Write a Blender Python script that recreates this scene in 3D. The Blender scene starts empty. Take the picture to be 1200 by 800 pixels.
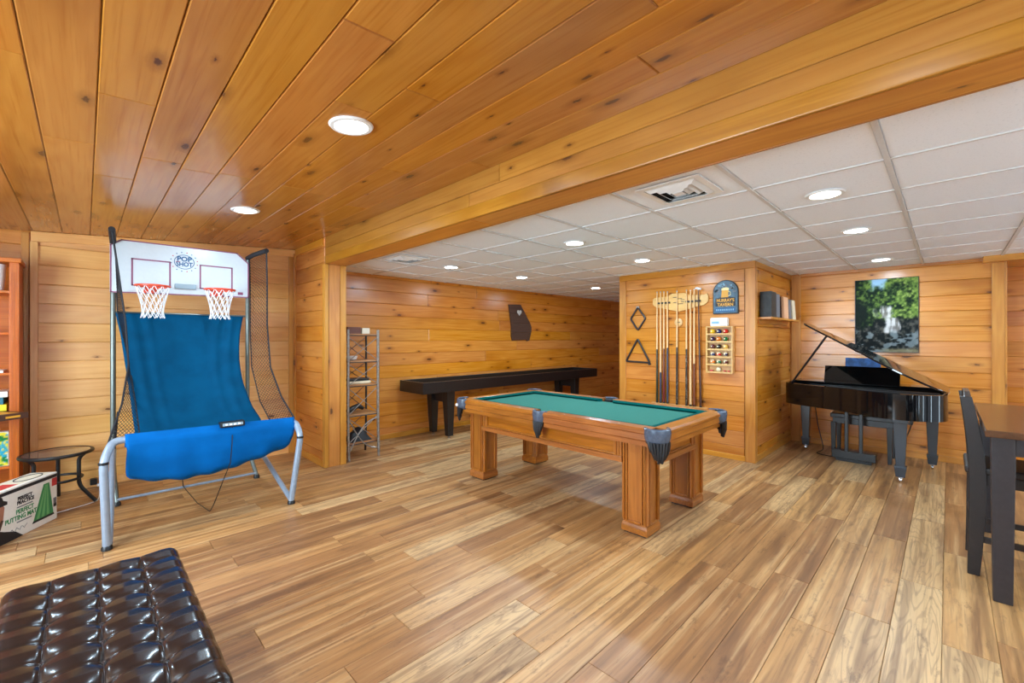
import bpy, bmesh, math, random
from math import sin, cos, pi, radians, sqrt
from mathutils import Vector, Matrix

random.seed(7)
S = bpy.context.scene
COL = S.collection

# ------------------------------------------------------------------ camera
cam_d = bpy.data.cameras.new('camera')
cam = bpy.data.objects.new('camera', cam_d)
COL.objects.link(cam)
cam.location = (0, 0, 1.41)
cam.rotation_euler = (radians(90), 0, radians(45.3 - 90))
cam_d.sensor_width = 36
cam_d.lens = 506 / 1200 * 36
cam_d.shift_y = -3.5 / 1200
cam_d.clip_start = 0.02
S.camera = cam

# ------------------------------------------------------------------ light
S.view_settings.view_transform = 'Standard'
S.view_settings.look = 'None'
S.view_settings.exposure = 0.62
S.view_settings.gamma = 1.0
S.view_settings.use_curve_mapping = False
S.cycles.max_bounces = 8
S.cycles.diffuse_bounces = 5
S.cycles.glossy_bounces = 4
S.cycles.sample_clamp_indirect = 6.0

world = bpy.data.worlds.new('world')
S.world = world
world.use_nodes = True
bgn = world.node_tree.nodes['Background']
bgn.inputs['Color'].default_value = (0.75, 0.86, 1.0, 1)
bgn.inputs['Strength'].default_value = 0.6

DOWNLIGHT_W = 12.0       # every recessed lamp
WINDOW_REAR_W = 340.0     # daylight through the patio door behind the camera
WINDOW_LEFT_W = 220.0

def area(name, loc, rot, sx, sy, watts, color):
    d = bpy.data.lights.new(name, 'AREA')
    d.shape = 'RECTANGLE'; d.size = sx; d.size_y = sy
    d.energy = watts; d.color = color
    o = bpy.data.objects.new(name, d)
    COL.objects.link(o)
    o.location = loc; o.rotation_euler = rot
    return o
# daylight in the openings of the two walls behind the camera
area('daylight_door', (0.3, -2.66, 1.1), (radians(-90), 0, 0), 2.8, 1.95, WINDOW_REAR_W, (0.64, 0.84, 1.0))
area('daylight_far_added', (4.6, -2.66, 1.1), (radians(-90), 0, 0), 3.4, 1.95, WINDOW_REAR_W * .9, (0.64, 0.84, 1.0))  # unseen far opening, added to bring more light onto the tile ceiling
area('daylight_window', (-2.46, 2.3, 1.35), (radians(90), 0, radians(-90)), 2.2, 1.3, WINDOW_LEFT_W, (0.64, 0.84, 1.0))

# ------------------------------------------------------------------ node helpers
class NT:
    def __init__(s, name):
        s.m = bpy.data.materials.new(name); s.m.use_nodes = True
        s.t = s.m.node_tree; s.n = s.t.nodes; s.l = s.t.links
        s.b = s.n['Principled BSDF']
    def new(s, typ, **kw):
        nd = s.n.new(typ)
        for k, v in kw.items(): setattr(nd, k, v)
        return nd
    def val(s, sock, v):
        if hasattr(v, 'is_output'): s.l.new(v, sock)
        else: sock.default_value = v
    def math(s, op, a, b=0.0, c=None, clamp=False):
        nd = s.new('ShaderNodeMath', operation=op, use_clamp=clamp)
        s.val(nd.inputs[0], a); s.val(nd.inputs[1], b)
        if c is not None: s.val(nd.inputs[2], c)
        return nd.outputs[0]
    def vmath(s, op, a, b):
        nd = s.new('ShaderNodeVectorMath', operation=op)
        s.val(nd.inputs[0], a); s.val(nd.inputs[1], b)
        return nd.outputs[0]
    def mix(s, fac, a, b, blend='MIX'):
        nd = s.new('ShaderNodeMix', data_type='RGBA', blend_type=blend)
        s.val(nd.inputs[0], fac); s.val(nd.inputs[6], a); s.val(nd.inputs[7], b)
        return nd.outputs[2]
    def ramp(s, fac, stops, interp='LINEAR'):
        nd = s.new('ShaderNodeValToRGB')
        cr = nd.color_ramp; cr.interpolation = interp
        while len(cr.elements) < len(stops): cr.elements.new(0.5)
        for e, (p, c) in zip(cr.elements, stops):
            e.position = p; e.color = (*c[:3], 1) if not isinstance(c, float) else (c, c, c, 1)
        s.val(nd.inputs[0], fac)
        return nd.outputs[0]
    def smooth(s, v, a, b):
        nd = s.new('ShaderNodeMapRange', interpolation_type='SMOOTHSTEP')
        s.val(nd.inputs[0], v); nd.inputs[1].default_value = a; nd.inputs[2].default_value = b
        return nd.outputs[0]
    def noise(s, vec, scale=1.0, detail=3.0, rough=.5, dist=0.0):
        nd = s.new('ShaderNodeTexNoise')
        s.val(nd.inputs['Vector'], vec); nd.inputs['Scale'].default_value = scale
        nd.inputs['Detail'].default_value = detail; nd.inputs['Roughness'].default_value = rough
        nd.inputs['Distortion'].default_value = dist
        return nd.outputs[0]
    def bump(s, h, strength=.2, dist=.005):
        nd = s.new('ShaderNodeBump'); nd.inputs['Strength'].default_value = strength
        nd.inputs['Distance'].default_value = dist; s.l.new(h, nd.inputs['Height'])
        s.l.new(nd.outputs[0], s.b.inputs['Normal'])
    def objpos(s, axis=0, rnd=True):
        tc = s.new('ShaderNodeTexCoord'); v = tc.outputs['Object']
        if axis:
            sp = s.new('ShaderNodeSeparateXYZ'); s.l.new(v, sp.inputs[0])
            cb = s.new('ShaderNodeCombineXYZ')
            order = {1: (1, 0, 2), 2: (2, 0, 1)}[axis]
            for i, k in enumerate(order): s.l.new(sp.outputs[k], cb.inputs[i])
            v = cb.outputs[0]
        oi = s.new('ShaderNodeObjectInfo'); r = oi.outputs['Random']
        if rnd:
            cb = s.new('ShaderNodeCombineXYZ')
            s.l.new(s.math('MULTIPLY', r, 61.0), cb.inputs[0])
            s.l.new(s.math('MULTIPLY', r, 37.0), cb.inputs[1])
            s.l.new(s.math('MULTIPLY', r, 23.0), cb.inputs[2])
            v = s.vmath('ADD', v, cb.outputs[0])
        return v, r
    def fin(s, color=None, rough=.5, metal=0.0, spec=.5, coat=0.0):
        if color is not None: s.val(s.b.inputs['Base Color'], color if hasattr(color, 'is_output') else (*color, 1))
        s.val(s.b.inputs['Roughness'], rough)
        s.b.inputs['Metallic'].default_value = metal
        s.b.inputs['Specular IOR Level'].default_value = spec
        s.b.inputs['Coat Weight'].default_value = coat
        s.b.inputs['Coat Roughness'].default_value = .12
        return s.m

def lin(r, g, b):
    f = lambda c: (c / 255 / 12.92) if c / 255 <= .04045 else ((c / 255 + .055) / 1.055) ** 2.4
    return (f(r), f(g), f(b))

def wood(name, light, mid, dark, axis=0, knots=1.0, var=.14, rough=.32, coat=0.0, scale=1.0, ring=.55, bump=.06):
    n = NT(name)
    v, r = n.objpos(axis)
    A = n.vmath('MULTIPLY', v, (.55 * scale, 5.5 * scale, 5.5 * scale))
    lowf = n.noise(A, 1.0, 2.0, .5, .4)
    rings = n.math('MULTIPLY_ADD', n.math('SINE', n.math('MULTIPLY', lowf, 42.0)), .5, .5)
    B = n.vmath('MULTIPLY', v, (2.0 * scale, 70 * scale, 70 * scale))
    fine = n.noise(B, 1.0, 4.0, .6)
    c = n.mix(n.math('MULTIPLY', rings, ring), (*light, 1), (*mid, 1))
    c = n.mix(n.smooth(fine, .45, .8), c, (*mid, 1))
    blot = n.noise(n.vmath('MULTIPLY', v, (.9, 2.5, 2.5)), 1.0, 3.0, .5)
    c = n.mix(n.math('MULTIPLY', n.smooth(blot, .5, .8), .55), c, (*dark, 1))
    if knots:
        K = n.vmath('MULTIPLY', v, (2.1, 5.6, 0.0))
        wob = n.new('ShaderNodeTexNoise'); n.l.new(n.vmath('MULTIPLY', v, (9, 22, 22)), wob.inputs['Vector'])
        K = n.vmath('ADD', K, n.vmath('MULTIPLY', wob.outputs[1], (.09, .09, 0)))
        vo = n.new('ShaderNodeTexVoronoi', voronoi_dimensions='2D')
        n.l.new(K, vo.inputs['Vector']); vo.inputs['Scale'].default_value = 1.0
        sp = n.new('ShaderNodeSeparateXYZ'); n.l.new(vo.outputs['Color'], sp.inputs[0])
        sel = n.math('GREATER_THAN', sp.outputs[0], 1 - .55 * knots)
        size = n.math('MULTIPLY_ADD', n.math('POWER', sp.outputs[1], 1.8), .95, .34)
        d = n.math('DIVIDE', vo.outputs['Distance'], size)
        halo = n.math('MULTIPLY', n.math('MULTIPLY', n.smooth(d, .30, .05), sel), .5)
        core = n.math('MULTIPLY', n.math('MULTIPLY', n.smooth(d, .095, .045), sel), .85)
        c = n.mix(halo, c, (*[q * .8 for q in dark], 1))
        c = n.mix(core, c, (.075, .024, .008, 1))
    hs = n.new('ShaderNodeHueSaturation')
    n.l.new(c, hs.inputs['Color'])
    n.l.new(n.math('MULTIPLY_ADD', r, 2 * var, 1 - var), hs.inputs['Value'])
    r2 = n.math('FRACT', n.math('MULTIPLY', r, 7.31))
    n.l.new(n.math('MULTIPLY_ADD', r2, .008, .497), hs.inputs['Hue'])
    n.l.new(n.math('MULTIPLY_ADD', n.math('FRACT', n.math('MULTIPLY', r, 3.77)), .06, .98), hs.inputs['Saturation'])
    if bump: n.bump(fine, bump, .002)
    return n.fin(hs.outputs[0], rough, 0, .5, coat)

def plain(name, rgb, rough=.5, metal=0.0, spec=.5, coat=0.0, nz=0.0, nscale=40.0, bump=0.0):
    n = NT(name)
    v, r = n.objpos(0)
    f = n.noise(v, nscale, 3.0)
    c = n.mix(n.smooth(f, .3, .7), (*[q * (1 - nz) for q in rgb], 1), (*[min(1, q * (1 + nz)) for q in rgb], 1))
    if bump: n.bump(f, bump, .003)
    return n.fin(c, rough, metal, spec, coat)

def emit(name, rgb, strength):
    n = NT(name)
    n.b.inputs['Emission Color'].default_value = (*rgb, 1)
    n.b.inputs['Emission Strength'].default_value = strength
    return n.fin(rgb, .4)

M = {}
PL, PM, PD = lin(212, 138, 62), lin(190, 108, 36), lin(146, 70, 20)
M['pine'] = wood('pine_wall_wood', PL, PM, PD, knots=.9, rough=.27, var=.07, ring=.4)
M['pine_ceiling'] = wood('pine_ceiling_wood', lin(186, 122, 50), lin(166, 100, 34), lin(122, 64, 18), knots=.75, rough=.22, var=.09, coat=.15, ring=.38)
M['pine_trim'] = wood('pine_trim_wood', lin(206, 140, 60), lin(186, 114, 40), lin(148, 80, 24), knots=.4, rough=.32, var=.06)
for _k, _a in (('y', 1), ('z', 2)):
    M['pine_trim_' + _k] = wood('pine_trim_wood_' + _k, lin(206, 140, 60), lin(186, 114, 40), lin(148, 80, 24), axis=_a, knots=.4, rough=.32, var=.06)
    M['pine_beam_' + _k] = wood('pine_beam_wood_' + _k, lin(168, 110, 46), lin(148, 90, 32), lin(110, 58, 18), axis=_a, knots=.4, rough=.28, var=.05)
    M['pine_lit_' + _k] = wood('window_lit_pine_' + _k, lin(234, 180, 112), lin(218, 152, 82), lin(174, 104, 48), axis=_a, knots=.4, rough=.32, var=.05)  # same pine, lightened as if lit by the window
M['pine_beam'] = wood('pine_beam_wood', lin(168, 110, 46), lin(148, 90, 32), lin(110, 58, 18), knots=.7, rough=.26, var=.08, ring=.38)
M['pine_lit'] = wood('window_lit_pine_wall', lin(234, 180, 112), lin(218, 152, 82), lin(174, 104, 48), knots=.5, rough=.32, var=.07, ring=.35)  # copy of the wall pine with window light put into its colour
M['oak'] = wood('golden_oak', lin(170, 100, 38), lin(138, 74, 22), lin(90, 44, 11), knots=0, axis=0, rough=.28, coat=.2, var=.05, scale=1.6)
M['oak_y'] = wood('golden_oak_long', lin(170, 100, 38), lin(138, 74, 22), lin(90, 44, 11), knots=0, axis=1, rough=.28, coat=.2, var=.05, scale=1.6)
M['oak_z'] = wood('golden_oak_upright', lin(170, 100, 38), lin(138, 74, 22), lin(90, 44, 11), knots=0, axis=2, rough=.28, coat=.2, var=.05, scale=1.6)
M['maple'] = wood('pale_maple', lin(226, 180, 112), lin(210, 156, 86), lin(184, 126, 62), knots=0, axis=1, rough=.35, var=.05, scale=2)
M['orange_wood'] = wood('orange_stained_wood', lin(204, 104, 22), lin(180, 82, 12), lin(142, 58, 8), knots=0, axis=2, rough=.32, var=.05, scale=1.5)
M['orange_wood_x'] = wood('orange_stained_wood_flat', lin(204, 104, 22), lin(180, 82, 12), lin(142, 58, 8), knots=0, axis=0, rough=.32, var=.05, scale=1.5)
M['table_top'] = wood('brown_table_wood', lin(92, 56, 26), lin(72, 42, 18), lin(50, 28, 12), knots=0, axis=0, rough=.25, coat=.2, var=.03, scale=1.5)
M['espresso_chair'] = plain('espresso_chair_stain', lin(34, 26, 24), .38, nz=.12)
M['espresso'] = plain('espresso_paint', lin(44, 38, 40), .38, nz=.12)
M['black_lam'] = plain('black_laminate', lin(24, 20, 20), .32, nz=.15)
M['weathered'] = wood('weathered_dark_wood', lin(82, 50, 32), lin(62, 36, 22), lin(40, 22, 14), knots=0, axis=0, rough=.7, var=.12, scale=2)

def floor_mat():
    n = NT('vinyl_floor_planks')
    v, r = n.objpos(0)
    base = n.ramp(r, [(0, lin(182, 130, 76)), (.16, lin(158, 110, 68)), (.3, lin(196, 146, 90)), (.46, lin(172, 120, 72)),
                      (.6, lin(152, 106, 66)), (.74, lin(190, 136, 80)), (.84, lin(200, 158, 108)), (1, lin(206, 168, 120))])
    A = n.vmath('MULTIPLY', v, (1.1, 9.0, 1.0))
    low = n.noise(A, 1.0, 3.0, .55, .5)
    c = n.mix(n.math('MULTIPLY', n.smooth(low, .46, .74), .75), base, (*lin(110, 70, 40), 1))
    c = n.mix(n.math('MULTIPLY', n.smooth(low, .45, .25), .6), c, (*lin(214, 170, 116), 1))
    band = n.noise(n.vmath('MULTIPLY', v, (.55, 24, 1)), 1.0, 2.0, .5, .3)
    c = n.mix(n.math('MULTIPLY', n.smooth(band, .5, .68), .5), c, (*lin(112, 74, 44), 1))
    c = n.mix(n.math('MULTIPLY', n.smooth(band, .47, .3), .5), c, (*lin(216, 174, 122), 1))
    streak = n.noise(n.vmath('MULTIPLY', v, (2.5, 75, 1)), 1.0, 4.0, .65)
    c = n.mix(n.math('MULTIPLY', n.smooth(streak, .48, .72), .5), c, (*lin(112, 74, 46), 1))
    # cathedral grain lines, strongest on the cream planks
    ln = n.noise(n.vmath('MULTIPLY', v, (.9, 8.0, 1)), 1.0, 2.0, .45, .3)
    lines = n.smooth(n.math('SINE', n.math('MULTIPLY', ln, 95.0)), .4, .98)
    sel = n.smooth(r, .72, .86)
    c = n.mix(n.math('MULTIPLY', lines, n.math('MULTIPLY_ADD', sel, .24, .10)), c, (*lin(110, 76, 48), 1))
    # dark worn patches
    wp = n.noise(n.vmath('MULTIPLY', v, (3.0, 9.0, 1)), 1.6, 7.0, .8)
    c = n.mix(n.math('MULTIPLY', n.smooth(wp, .54, .66), .5), c, (*lin(92, 60, 38), 1))
    n.bump(streak, .05, .002)
    return n.fin(c, n.math('MULTIPLY_ADD', low, .25, .26), 0, .5)
M['floor'] = floor_mat()

def tile_mat():
    n = NT('acoustic_tile')
    v, r = n.objpos(0)
    f = n.noise(v, 90.0, 4.0, .7)
    c = n.mix(n.smooth(f, .55, .72), (*lin(244, 247, 252), 1), (*lin(228, 231, 236), 1))
    n.bump(f, .25, .003)
    return n.fin(c, .85, 0, .2)
M['tile'] = tile_mat()
M['tbar'] = plain('white_grid_metal', lin(214, 212, 210), .45, nz=.02)
M['white'] = plain('white_plastic', lin(240, 240, 238), .35, nz=.02)
M['white_paint'] = plain('white_paint', lin(236, 236, 234), .4, nz=.02)
M['lamp'] = emit('lamp_diffuser', (1, .96, .9), 14.0)
M['black'] = plain('black_plastic', lin(18, 18, 20), .42, nz=.1)
M['black_dark'] = plain('vent_duct_black', (.006, .006, .006), .9)
M['lacquer'] = plain('black_piano_lacquer', (.003, .003, .0035), .05, coat=.15)
M['ebony_leg_daylit'] = plain('daylit_satin_leg', lin(46, 54, 62), .24, coat=.5)  # black satin legs; bluish daylight reflection put into the colour
M['ebony_dark'] = plain('black_satin_wood', lin(12, 13, 15), .3, coat=.1)
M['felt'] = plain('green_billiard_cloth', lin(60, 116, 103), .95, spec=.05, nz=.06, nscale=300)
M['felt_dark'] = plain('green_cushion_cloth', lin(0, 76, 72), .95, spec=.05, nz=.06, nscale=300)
M['pocket'] = plain('black_pocket_leather', lin(74, 84, 100), .24, nz=.15, nscale=60, bump=.1, coat=.3)  # black leather, its colour lightened by the bluish window reflection
M['fringe'] = plain('black_leather_fringe', lin(20, 20, 24), .45, nz=.3, nscale=80)
M['grey_tube'] = plain('powder_coated_grey_tube', lin(146, 160, 176), .3, nz=.04, metal=.25)
M['dark_tube'] = plain('grey_green_steel_tube', lin(112, 118, 112), .3, metal=.5, nz=.05)
M['blue'] = plain('blue_nylon', lin(0, 88, 156), .8, spec=.08, nz=.12, nscale=6, bump=.05)
M['blue_dark'] = plain('dark_blue_nylon', lin(0, 68, 102), .8, spec=.08, nz=.12, nscale=6, bump=.05)
M['board'] = plain('white_backboard', lin(204, 210, 214), .25, nz=.015)
M['purple'] = plain('maroon_print', lin(140, 74, 104), .5)
M['navy_print'] = plain('teal_blue_print', lin(30, 84, 130), .5)
M['red_print'] = plain('red_print', lin(196, 58, 56), .5)
M['rim'] = plain('orange_red_rim', lin(222, 74, 40), .35)
M['cord_white'] = plain('white_net_cord', lin(238, 238, 240), .7)
M['net'] = plain('black_net_cord', lin(22, 22, 28), .7)
M['leather'] = plain('espresso_leather', lin(27, 20, 20), .24, nz=.12, nscale=8, bump=.015, coat=.2)
M['leather_trim'] = plain('espresso_leather_button', lin(44, 34, 33), .3)
M['grey_panel'] = plain('grey_display_window', lin(150, 170, 182), .3)
M['carton'] = plain('white_printed_carton', lin(240, 236, 226), .55, nz=.02)
M['carton_top'] = plain('cream_carton_top', lin(228, 220, 196), .6, nz=.05)
M['p_black'] = plain('black_print', lin(28, 28, 32), .55)
M['p_green'] = plain('green_print', lin(58, 140, 84), .55)
M['p_green2'] = plain('light_green_print', lin(110, 180, 112), .55)
M['p_skin'] = plain('brown_print', lin(168, 112, 88), .55)
M['p_beard'] = plain('dark_brown_print', lin(72, 48, 40), .55)
M['p_red'] = plain('red_label_print', lin(204, 58, 58), .55)
M['p_grey'] = plain('grey_print', lin(110, 110, 116), .55)
M['p_cream'] = plain('cream_print', lin(240, 222, 160), .55)
M['p_gold'] = plain('gold_print', lin(226, 160, 48), .5)
M['p_bluegrey'] = plain('blue_grey_sign', lin(70, 96, 112), .45, nz=.3, nscale=25)
M['p_skyblue'] = plain('pale_blue_print', lin(130, 170, 190), .5)
M['yellow'] = plain('yellow_card', lin(240, 210, 30), .5)
M['teal'] = plain('teal_card', lin(30, 104, 124), .5)
M['brown_card'] = plain('dark_brown_card', lin(78, 48, 36), .5)
M['chrome'] = plain('chrome', (.6, .6, .62), .2, metal=1.0)
M['iron'] = plain('brushed_iron', lin(150, 142, 134), .35, metal=.7, nz=.2)
M['iron_dark'] = plain('dark_iron', lin(52, 46, 44), .45, metal=.4)
M['rack_wood'] = wood('rack_shelf_wood', lin(176, 120, 74), lin(150, 96, 56), lin(120, 70, 40), knots=0, rough=.5, var=.08)
M['box_wood'] = wood('redwood_box', lin(110, 54, 36), lin(84, 38, 26), lin(56, 24, 18), knots=0, rough=.4, var=.05)
M['clear'] = plain('clear_box_plastic', lin(206, 190, 166), .15)
M['peach'] = plain('peach_paper', lin(226, 168, 128), .6)
M['cream'] = plain('cream_paper', lin(226, 208, 176), .6)
M['charcoal'] = plain('charcoal_cover', lin(36, 36, 34), .5, nz=.5, nscale=18)
M['blue_book'] = plain('blue_book_cover', lin(40, 76, 124), .4, nz=.4, nscale=22)
M['ivory'] = plain('ivory_key', lin(236, 232, 220), .25)
M['heart'] = plain('pale_silver_heart', lin(196, 190, 182), .5)
M['wall_far'] = M['pine']

def glass_mat():
    n = NT('tinted_table_glass')
    n.b.inputs['Base Color'].default_value = (.14, .16, .16, 1)
    n.b.inputs['Roughness'].default_value = .03
    n.b.inputs['Specular IOR Level'].default_value = .8
    n.b.inputs['Transmission Weight'].default_value = .45
    n.b.inputs['Coat Weight'].default_value = 1.0
    n.b.inputs['Coat Roughness'].default_value = .02
    return n.m
M['glass'] = glass_mat()

def vcol_mat(name, rough=.45):
    n = NT(name)
    a = n.new('ShaderNodeAttribute', attribute_name='Col')
    n.l.new(a.outputs['Color'], n.b.inputs['Base Color'])
    return n.fin(None, rough, 0, .2)
M['picture'] = vcol_mat('printed_picture', .75)

# ------------------------------------------------------------------ mesh helpers
class MB:
    """collects shapes and links them as ONE mesh object"""
    def __init__(s): s.v = []; s.f = []; s.sm = []
    def add(s, verts, faces, smooth=False):
        o = len(s.v); s.v += [tuple(q) for q in verts]
        for f in faces: s.f.append([i + o for i in f]); s.sm.append(smooth)
        return s
    def box(s, x0, x1, y0, y1, z0, z1):
        s.add([(x0, y0, z0), (x1, y0, z0), (x1, y1, z0), (x0, y1, z0), (x0, y0, z1), (x1, y0, z1), (x1, y1, z1), (x0, y1, z1)],
              [(0, 3, 2, 1), (4, 5, 6, 7), (0, 1, 5, 4), (1, 2, 6, 5), (2, 3, 7, 6), (3, 0, 4, 7)]); return s
    def taper(s, c0, a0, b0, z0, c1, a1, b1, z1):
        """box whose bottom is 2*a0 x 2*b0 round c0 and top 2*a1 x 2*b1 round c1"""
        q = []
        for c, a, b, z in ((c0, a0, b0, z0), (c1, a1, b1, z1)):
            q += [(c[0] - a, c[1] - b, z), (c[0] + a, c[1] - b, z), (c[0] + a, c[1] + b, z), (c[0] - a, c[1] + b, z)]
        s.add(q, [(0, 3, 2, 1), (4, 5, 6, 7), (0, 1, 5, 4), (1, 2, 6, 5), (2, 3, 7, 6), (3, 0, 4, 7)]); return s
    def beam(s, p, q, w, t, up=(0, 0, 1)):
        p, q = Vector(p), Vector(q); d = (q - p).normalized()
        a = d.cross(Vector(up))
        if a.length < 1e-4: a = d.cross(Vector((1, 0, 0)))
        a.normalize(); b = a.cross(d)
        vs = []
        for c in (p, q):
            for i, j in ((-1, -1), (1, -1), (1, 1), (-1, 1)): vs.append(c + a * i * w / 2 + b * j * t / 2)
        s.add(vs, [(0, 1, 2, 3), (7, 6, 5, 4), (0, 4, 5, 1), (1, 5, 6, 2), (2, 6, 7, 3), (3, 7, 4, 0)]); return s
    def tube(s, pts, r, n=8, closed=False, caps=True):
        pts = [Vector(p) for p in pts]; N = len(pts); rr = r if isinstance(r, (list, tuple)) else [r] * N
        rings = []; prev = None
        for i in range(N):
            if closed: d = pts[(i + 1) % N] - pts[i - 1]
            else: d = pts[min(i + 1, N - 1)] - pts[max(i - 1, 0)]
            d.normalize()
            if prev is None:
                a = d.orthogonal().normalized()
            else:
                a = prev - d * prev.dot(d)
                a = a.normalized() if a.length > 1e-5 else d.orthogonal().normalized()
            prev = a; b = d.cross(a)
            rings.append([pts[i] + (a * cos(2 * pi * k / n) + b * sin(2 * pi * k / n)) * rr[i] for k in range(n)])
        vs = [p for R in rings for p in R]; fs = []
        for i in range(N if closed else N - 1):
            i2 = (i + 1) % N
            for k in range(n):
                k2 = (k + 1) % n
                fs.append((i * n + k, i * n + k2, i2 * n + k2, i2 * n + k))
        s.add(vs, fs, True)
        if caps and not closed:
            s.add(rings[0], [tuple(range(n))[::-1]]); s.add(rings[-1], [tuple(range(n))])
        return s
    def lathe(s, prof, c, n=16, ax=2):
        vs = []; fs = []
        for (r, h) in prof:
            for k in range(n):
                a = 2 * pi * k / n; p = [r * cos(a), r * sin(a), h]
                if ax == 0: p = [p[2], p[0], p[1]]
                if ax == 1: p = [p[0], p[2], p[1]]
                vs.append((p[0] + c[0], p[1] + c[1], p[2] + c[2]))
        for i in range(len(prof) - 1):
            for k in range(n):
                k2 = (k + 1) % n
                fs.append((i * n + k, i * n + k2, (i + 1) * n + k2, (i + 1) * n + k))
        fs.append(tuple(range(n))[::-1]); fs.append(tuple(range((len(prof) - 1) * n, len(prof) * n)))
        s.add(vs, fs, True); return s
    def prism(s, poly, h0, h1, ax=2):
        """extrude a 2D polygon; ax=2: (x,y)->z, ax=1: (x,z)->y, ax=0: (y,z)->x"""
        n = len(poly); vs = []
        for h in (h0, h1):
            for (a, b) in poly: vs.append({2: (a, b, h), 1: (a, h, b), 0: (h, a, b)}[ax])
        fs = [tuple(range(n))[::-1], tuple(range(n, 2 * n))]
        for k in range(n): fs.append((k, (k + 1) % n, n + (k + 1) % n, n + k))
        s.add(vs, fs); return s
    def grid(s, fn, nu, nv, smooth=True):
        vs = [fn(i / nu, j / nv) for j in range(nv + 1) for i in range(nu + 1)]
        fs = [(j * (nu + 1) + i, j * (nu + 1) + i + 1, (j + 1) * (nu + 1) + i + 1, (j + 1) * (nu + 1) + i) for j in range(nv) for i in range(nu)]
        s.add(vs, fs, smooth); return s
    def sphere(s, c, r, n=16, m=10, sq=1.0):
        prof = [(max(1e-4, r * sin(pi * i / m)), -r * cos(pi * i / m) * sq) for i in range(m + 1)]
        return s.lathe(prof, c, n)
    def mesh(s, name, mat=None, bm_fix=True):
        me = bpy.data.meshes.new(name); me.from_pydata(s.v, [], s.f); me.update()
        if bm_fix:
            b = bmesh.new(); b.from_mesh(me); bmesh.ops.recalc_face_normals(b, faces=b.faces); b.to_mesh(me); b.free()
        if len(me.polygons) == len(s.sm): me.polygons.foreach_set('use_smooth', s.sm)
        if any(s.sm): me.set_sharp_from_angle(angle=radians(42))
        if mat: me.materials.append(M[mat] if isinstance(mat, str) else mat)
        return me
    def build(s, name, mat, parent=None, bevel=0.0, seg=2, solid=0.0, loc=None, label=None, kind=None):
        """verts are in world space; if the parent is an Empty they are moved into its frame"""
        if parent is not None and loc is None:
            if parent.name in FRAME:
                Mi = FRAME[parent.name].inverted()
                s.v = [tuple(Mi @ Vector(q)) for q in s.v]
        me = s.mesh(name, mat)
        o = bpy.data.objects.new(name, me); COL.objects.link(o)
        if parent is not None: o.parent = parent
        if loc is not None: o.location = loc
        if solid:
            md = o.modifiers.new('solid', 'SOLIDIFY'); md.thickness = solid; md.offset = 0
        if bevel:
            md = o.modifiers.new('bevel', 'BEVEL'); md.width = bevel; md.segments = seg; md.limit_method = 'ANGLE'; md.angle_limit = radians(40)
            md.harden_normals = False
        if label: o['label'] = label
        if kind: o['kind'] = kind
        return o

FRAME = {}
def thing(name, label, cat, loc=(0, 0, 0), group=None, rotz=0.0):
    o = bpy.data.objects.new(name, None); COL.objects.link(o)
    o.empty_display_size = .05
    o.location = loc; o.rotation_euler = (0, 0, rotz)
    o['label'] = label; o['category'] = cat
    if group: o['group'] = group
    FRAME[o.name] = Matrix.Translation(Vector(loc)) @ Matrix.Rotation(rotz, 4, 'Z')
    return o
def sub(o):                      # register a part so that sub-parts may be given in world space
    f = FRAME.get(o.parent.name) if o.parent else None
    FRAME[o.name] = f if f is not None else Matrix.Identity(4)
    return o
def tag(o, label, cat, group=None):
    o['label'] = label; o['category'] = cat
    if group: o['group'] = group
    return o
def single(mb, name, mat, label, cat, group=None, origin=None, **kw):
    """a thing that is one mesh; its origin is put at its base"""
    xs = [q[0] for q in mb.v]; ys = [q[1] for q in mb.v]; zs = [q[2] for q in mb.v]
    c = Vector(origin) if origin else Vector(((min(xs) + max(xs)) / 2, (min(ys) + max(ys)) / 2, min(zs)))
    mb.v = [tuple(Vector(q) - c) for q in mb.v]
    o = mb.build(name, mat, None, **kw); o.location = c
    FRAME[o.name] = Matrix.Translation(c)
    return tag(o, label, cat, group)
def struct(mb, name, mat, parent=None, **kw):
    o = mb.build(name, mat, parent, **kw)
    if parent is None: o['kind'] = 'structure'
    FRAME[o.name] = Matrix.Identity(4)
    return o

def text_part(body, size, matrix, mat, parent, name='lettering', bold=0.0, squash=1.0, align='CENTER'):
    """flat lettering; matrix places the text plane (x right, y up, z out) in world space"""
    cu = bpy.data.curves.new(name, 'FONT'); cu.body = body; cu.size = size
    cu.align_x = align; cu.align_y = 'CENTER'; cu.extrude = .0006; cu.offset = bold; cu.resolution_u = 3
    tmp = bpy.data.objects.new(name, cu); COL.objects.link(tmp)
    dg = bpy.context.evaluated_depsgraph_get(); dg.update()
    me = bpy.data.meshes.new_from_object(tmp.evaluated_get(dg))
    bpy.data.objects.remove(tmp); bpy.data.curves.remove(cu)
    mm = FRAME[parent.name].inverted() @ matrix @ Matrix.Diagonal((squash, 1, 1, 1))
    me.transform(mm); me.materials.clear(); me.materials.append(M[mat]); me.name = name
    o = bpy.data.objects.new(name, me); COL.objects.link(o); o.parent = parent
    return o
def axes(o, x, y, z):
    return Matrix(((x[0], y[0], z[0], o[0]), (x[1], y[1], z[1], o[1]), (x[2], y[2], z[2], o[2]), (0, 0, 0, 1)))
def face_x(x, y, z): return axes((x, y, z), (0, -1, 0), (0, 0, 1), (-1, 0, 0))    # on a wall that faces -x
def face_y(x, y, z): return axes((x, y, z), (1, 0, 0), (0, 0, 1), (0, -1, 0))     # on a wall that faces -y

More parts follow.
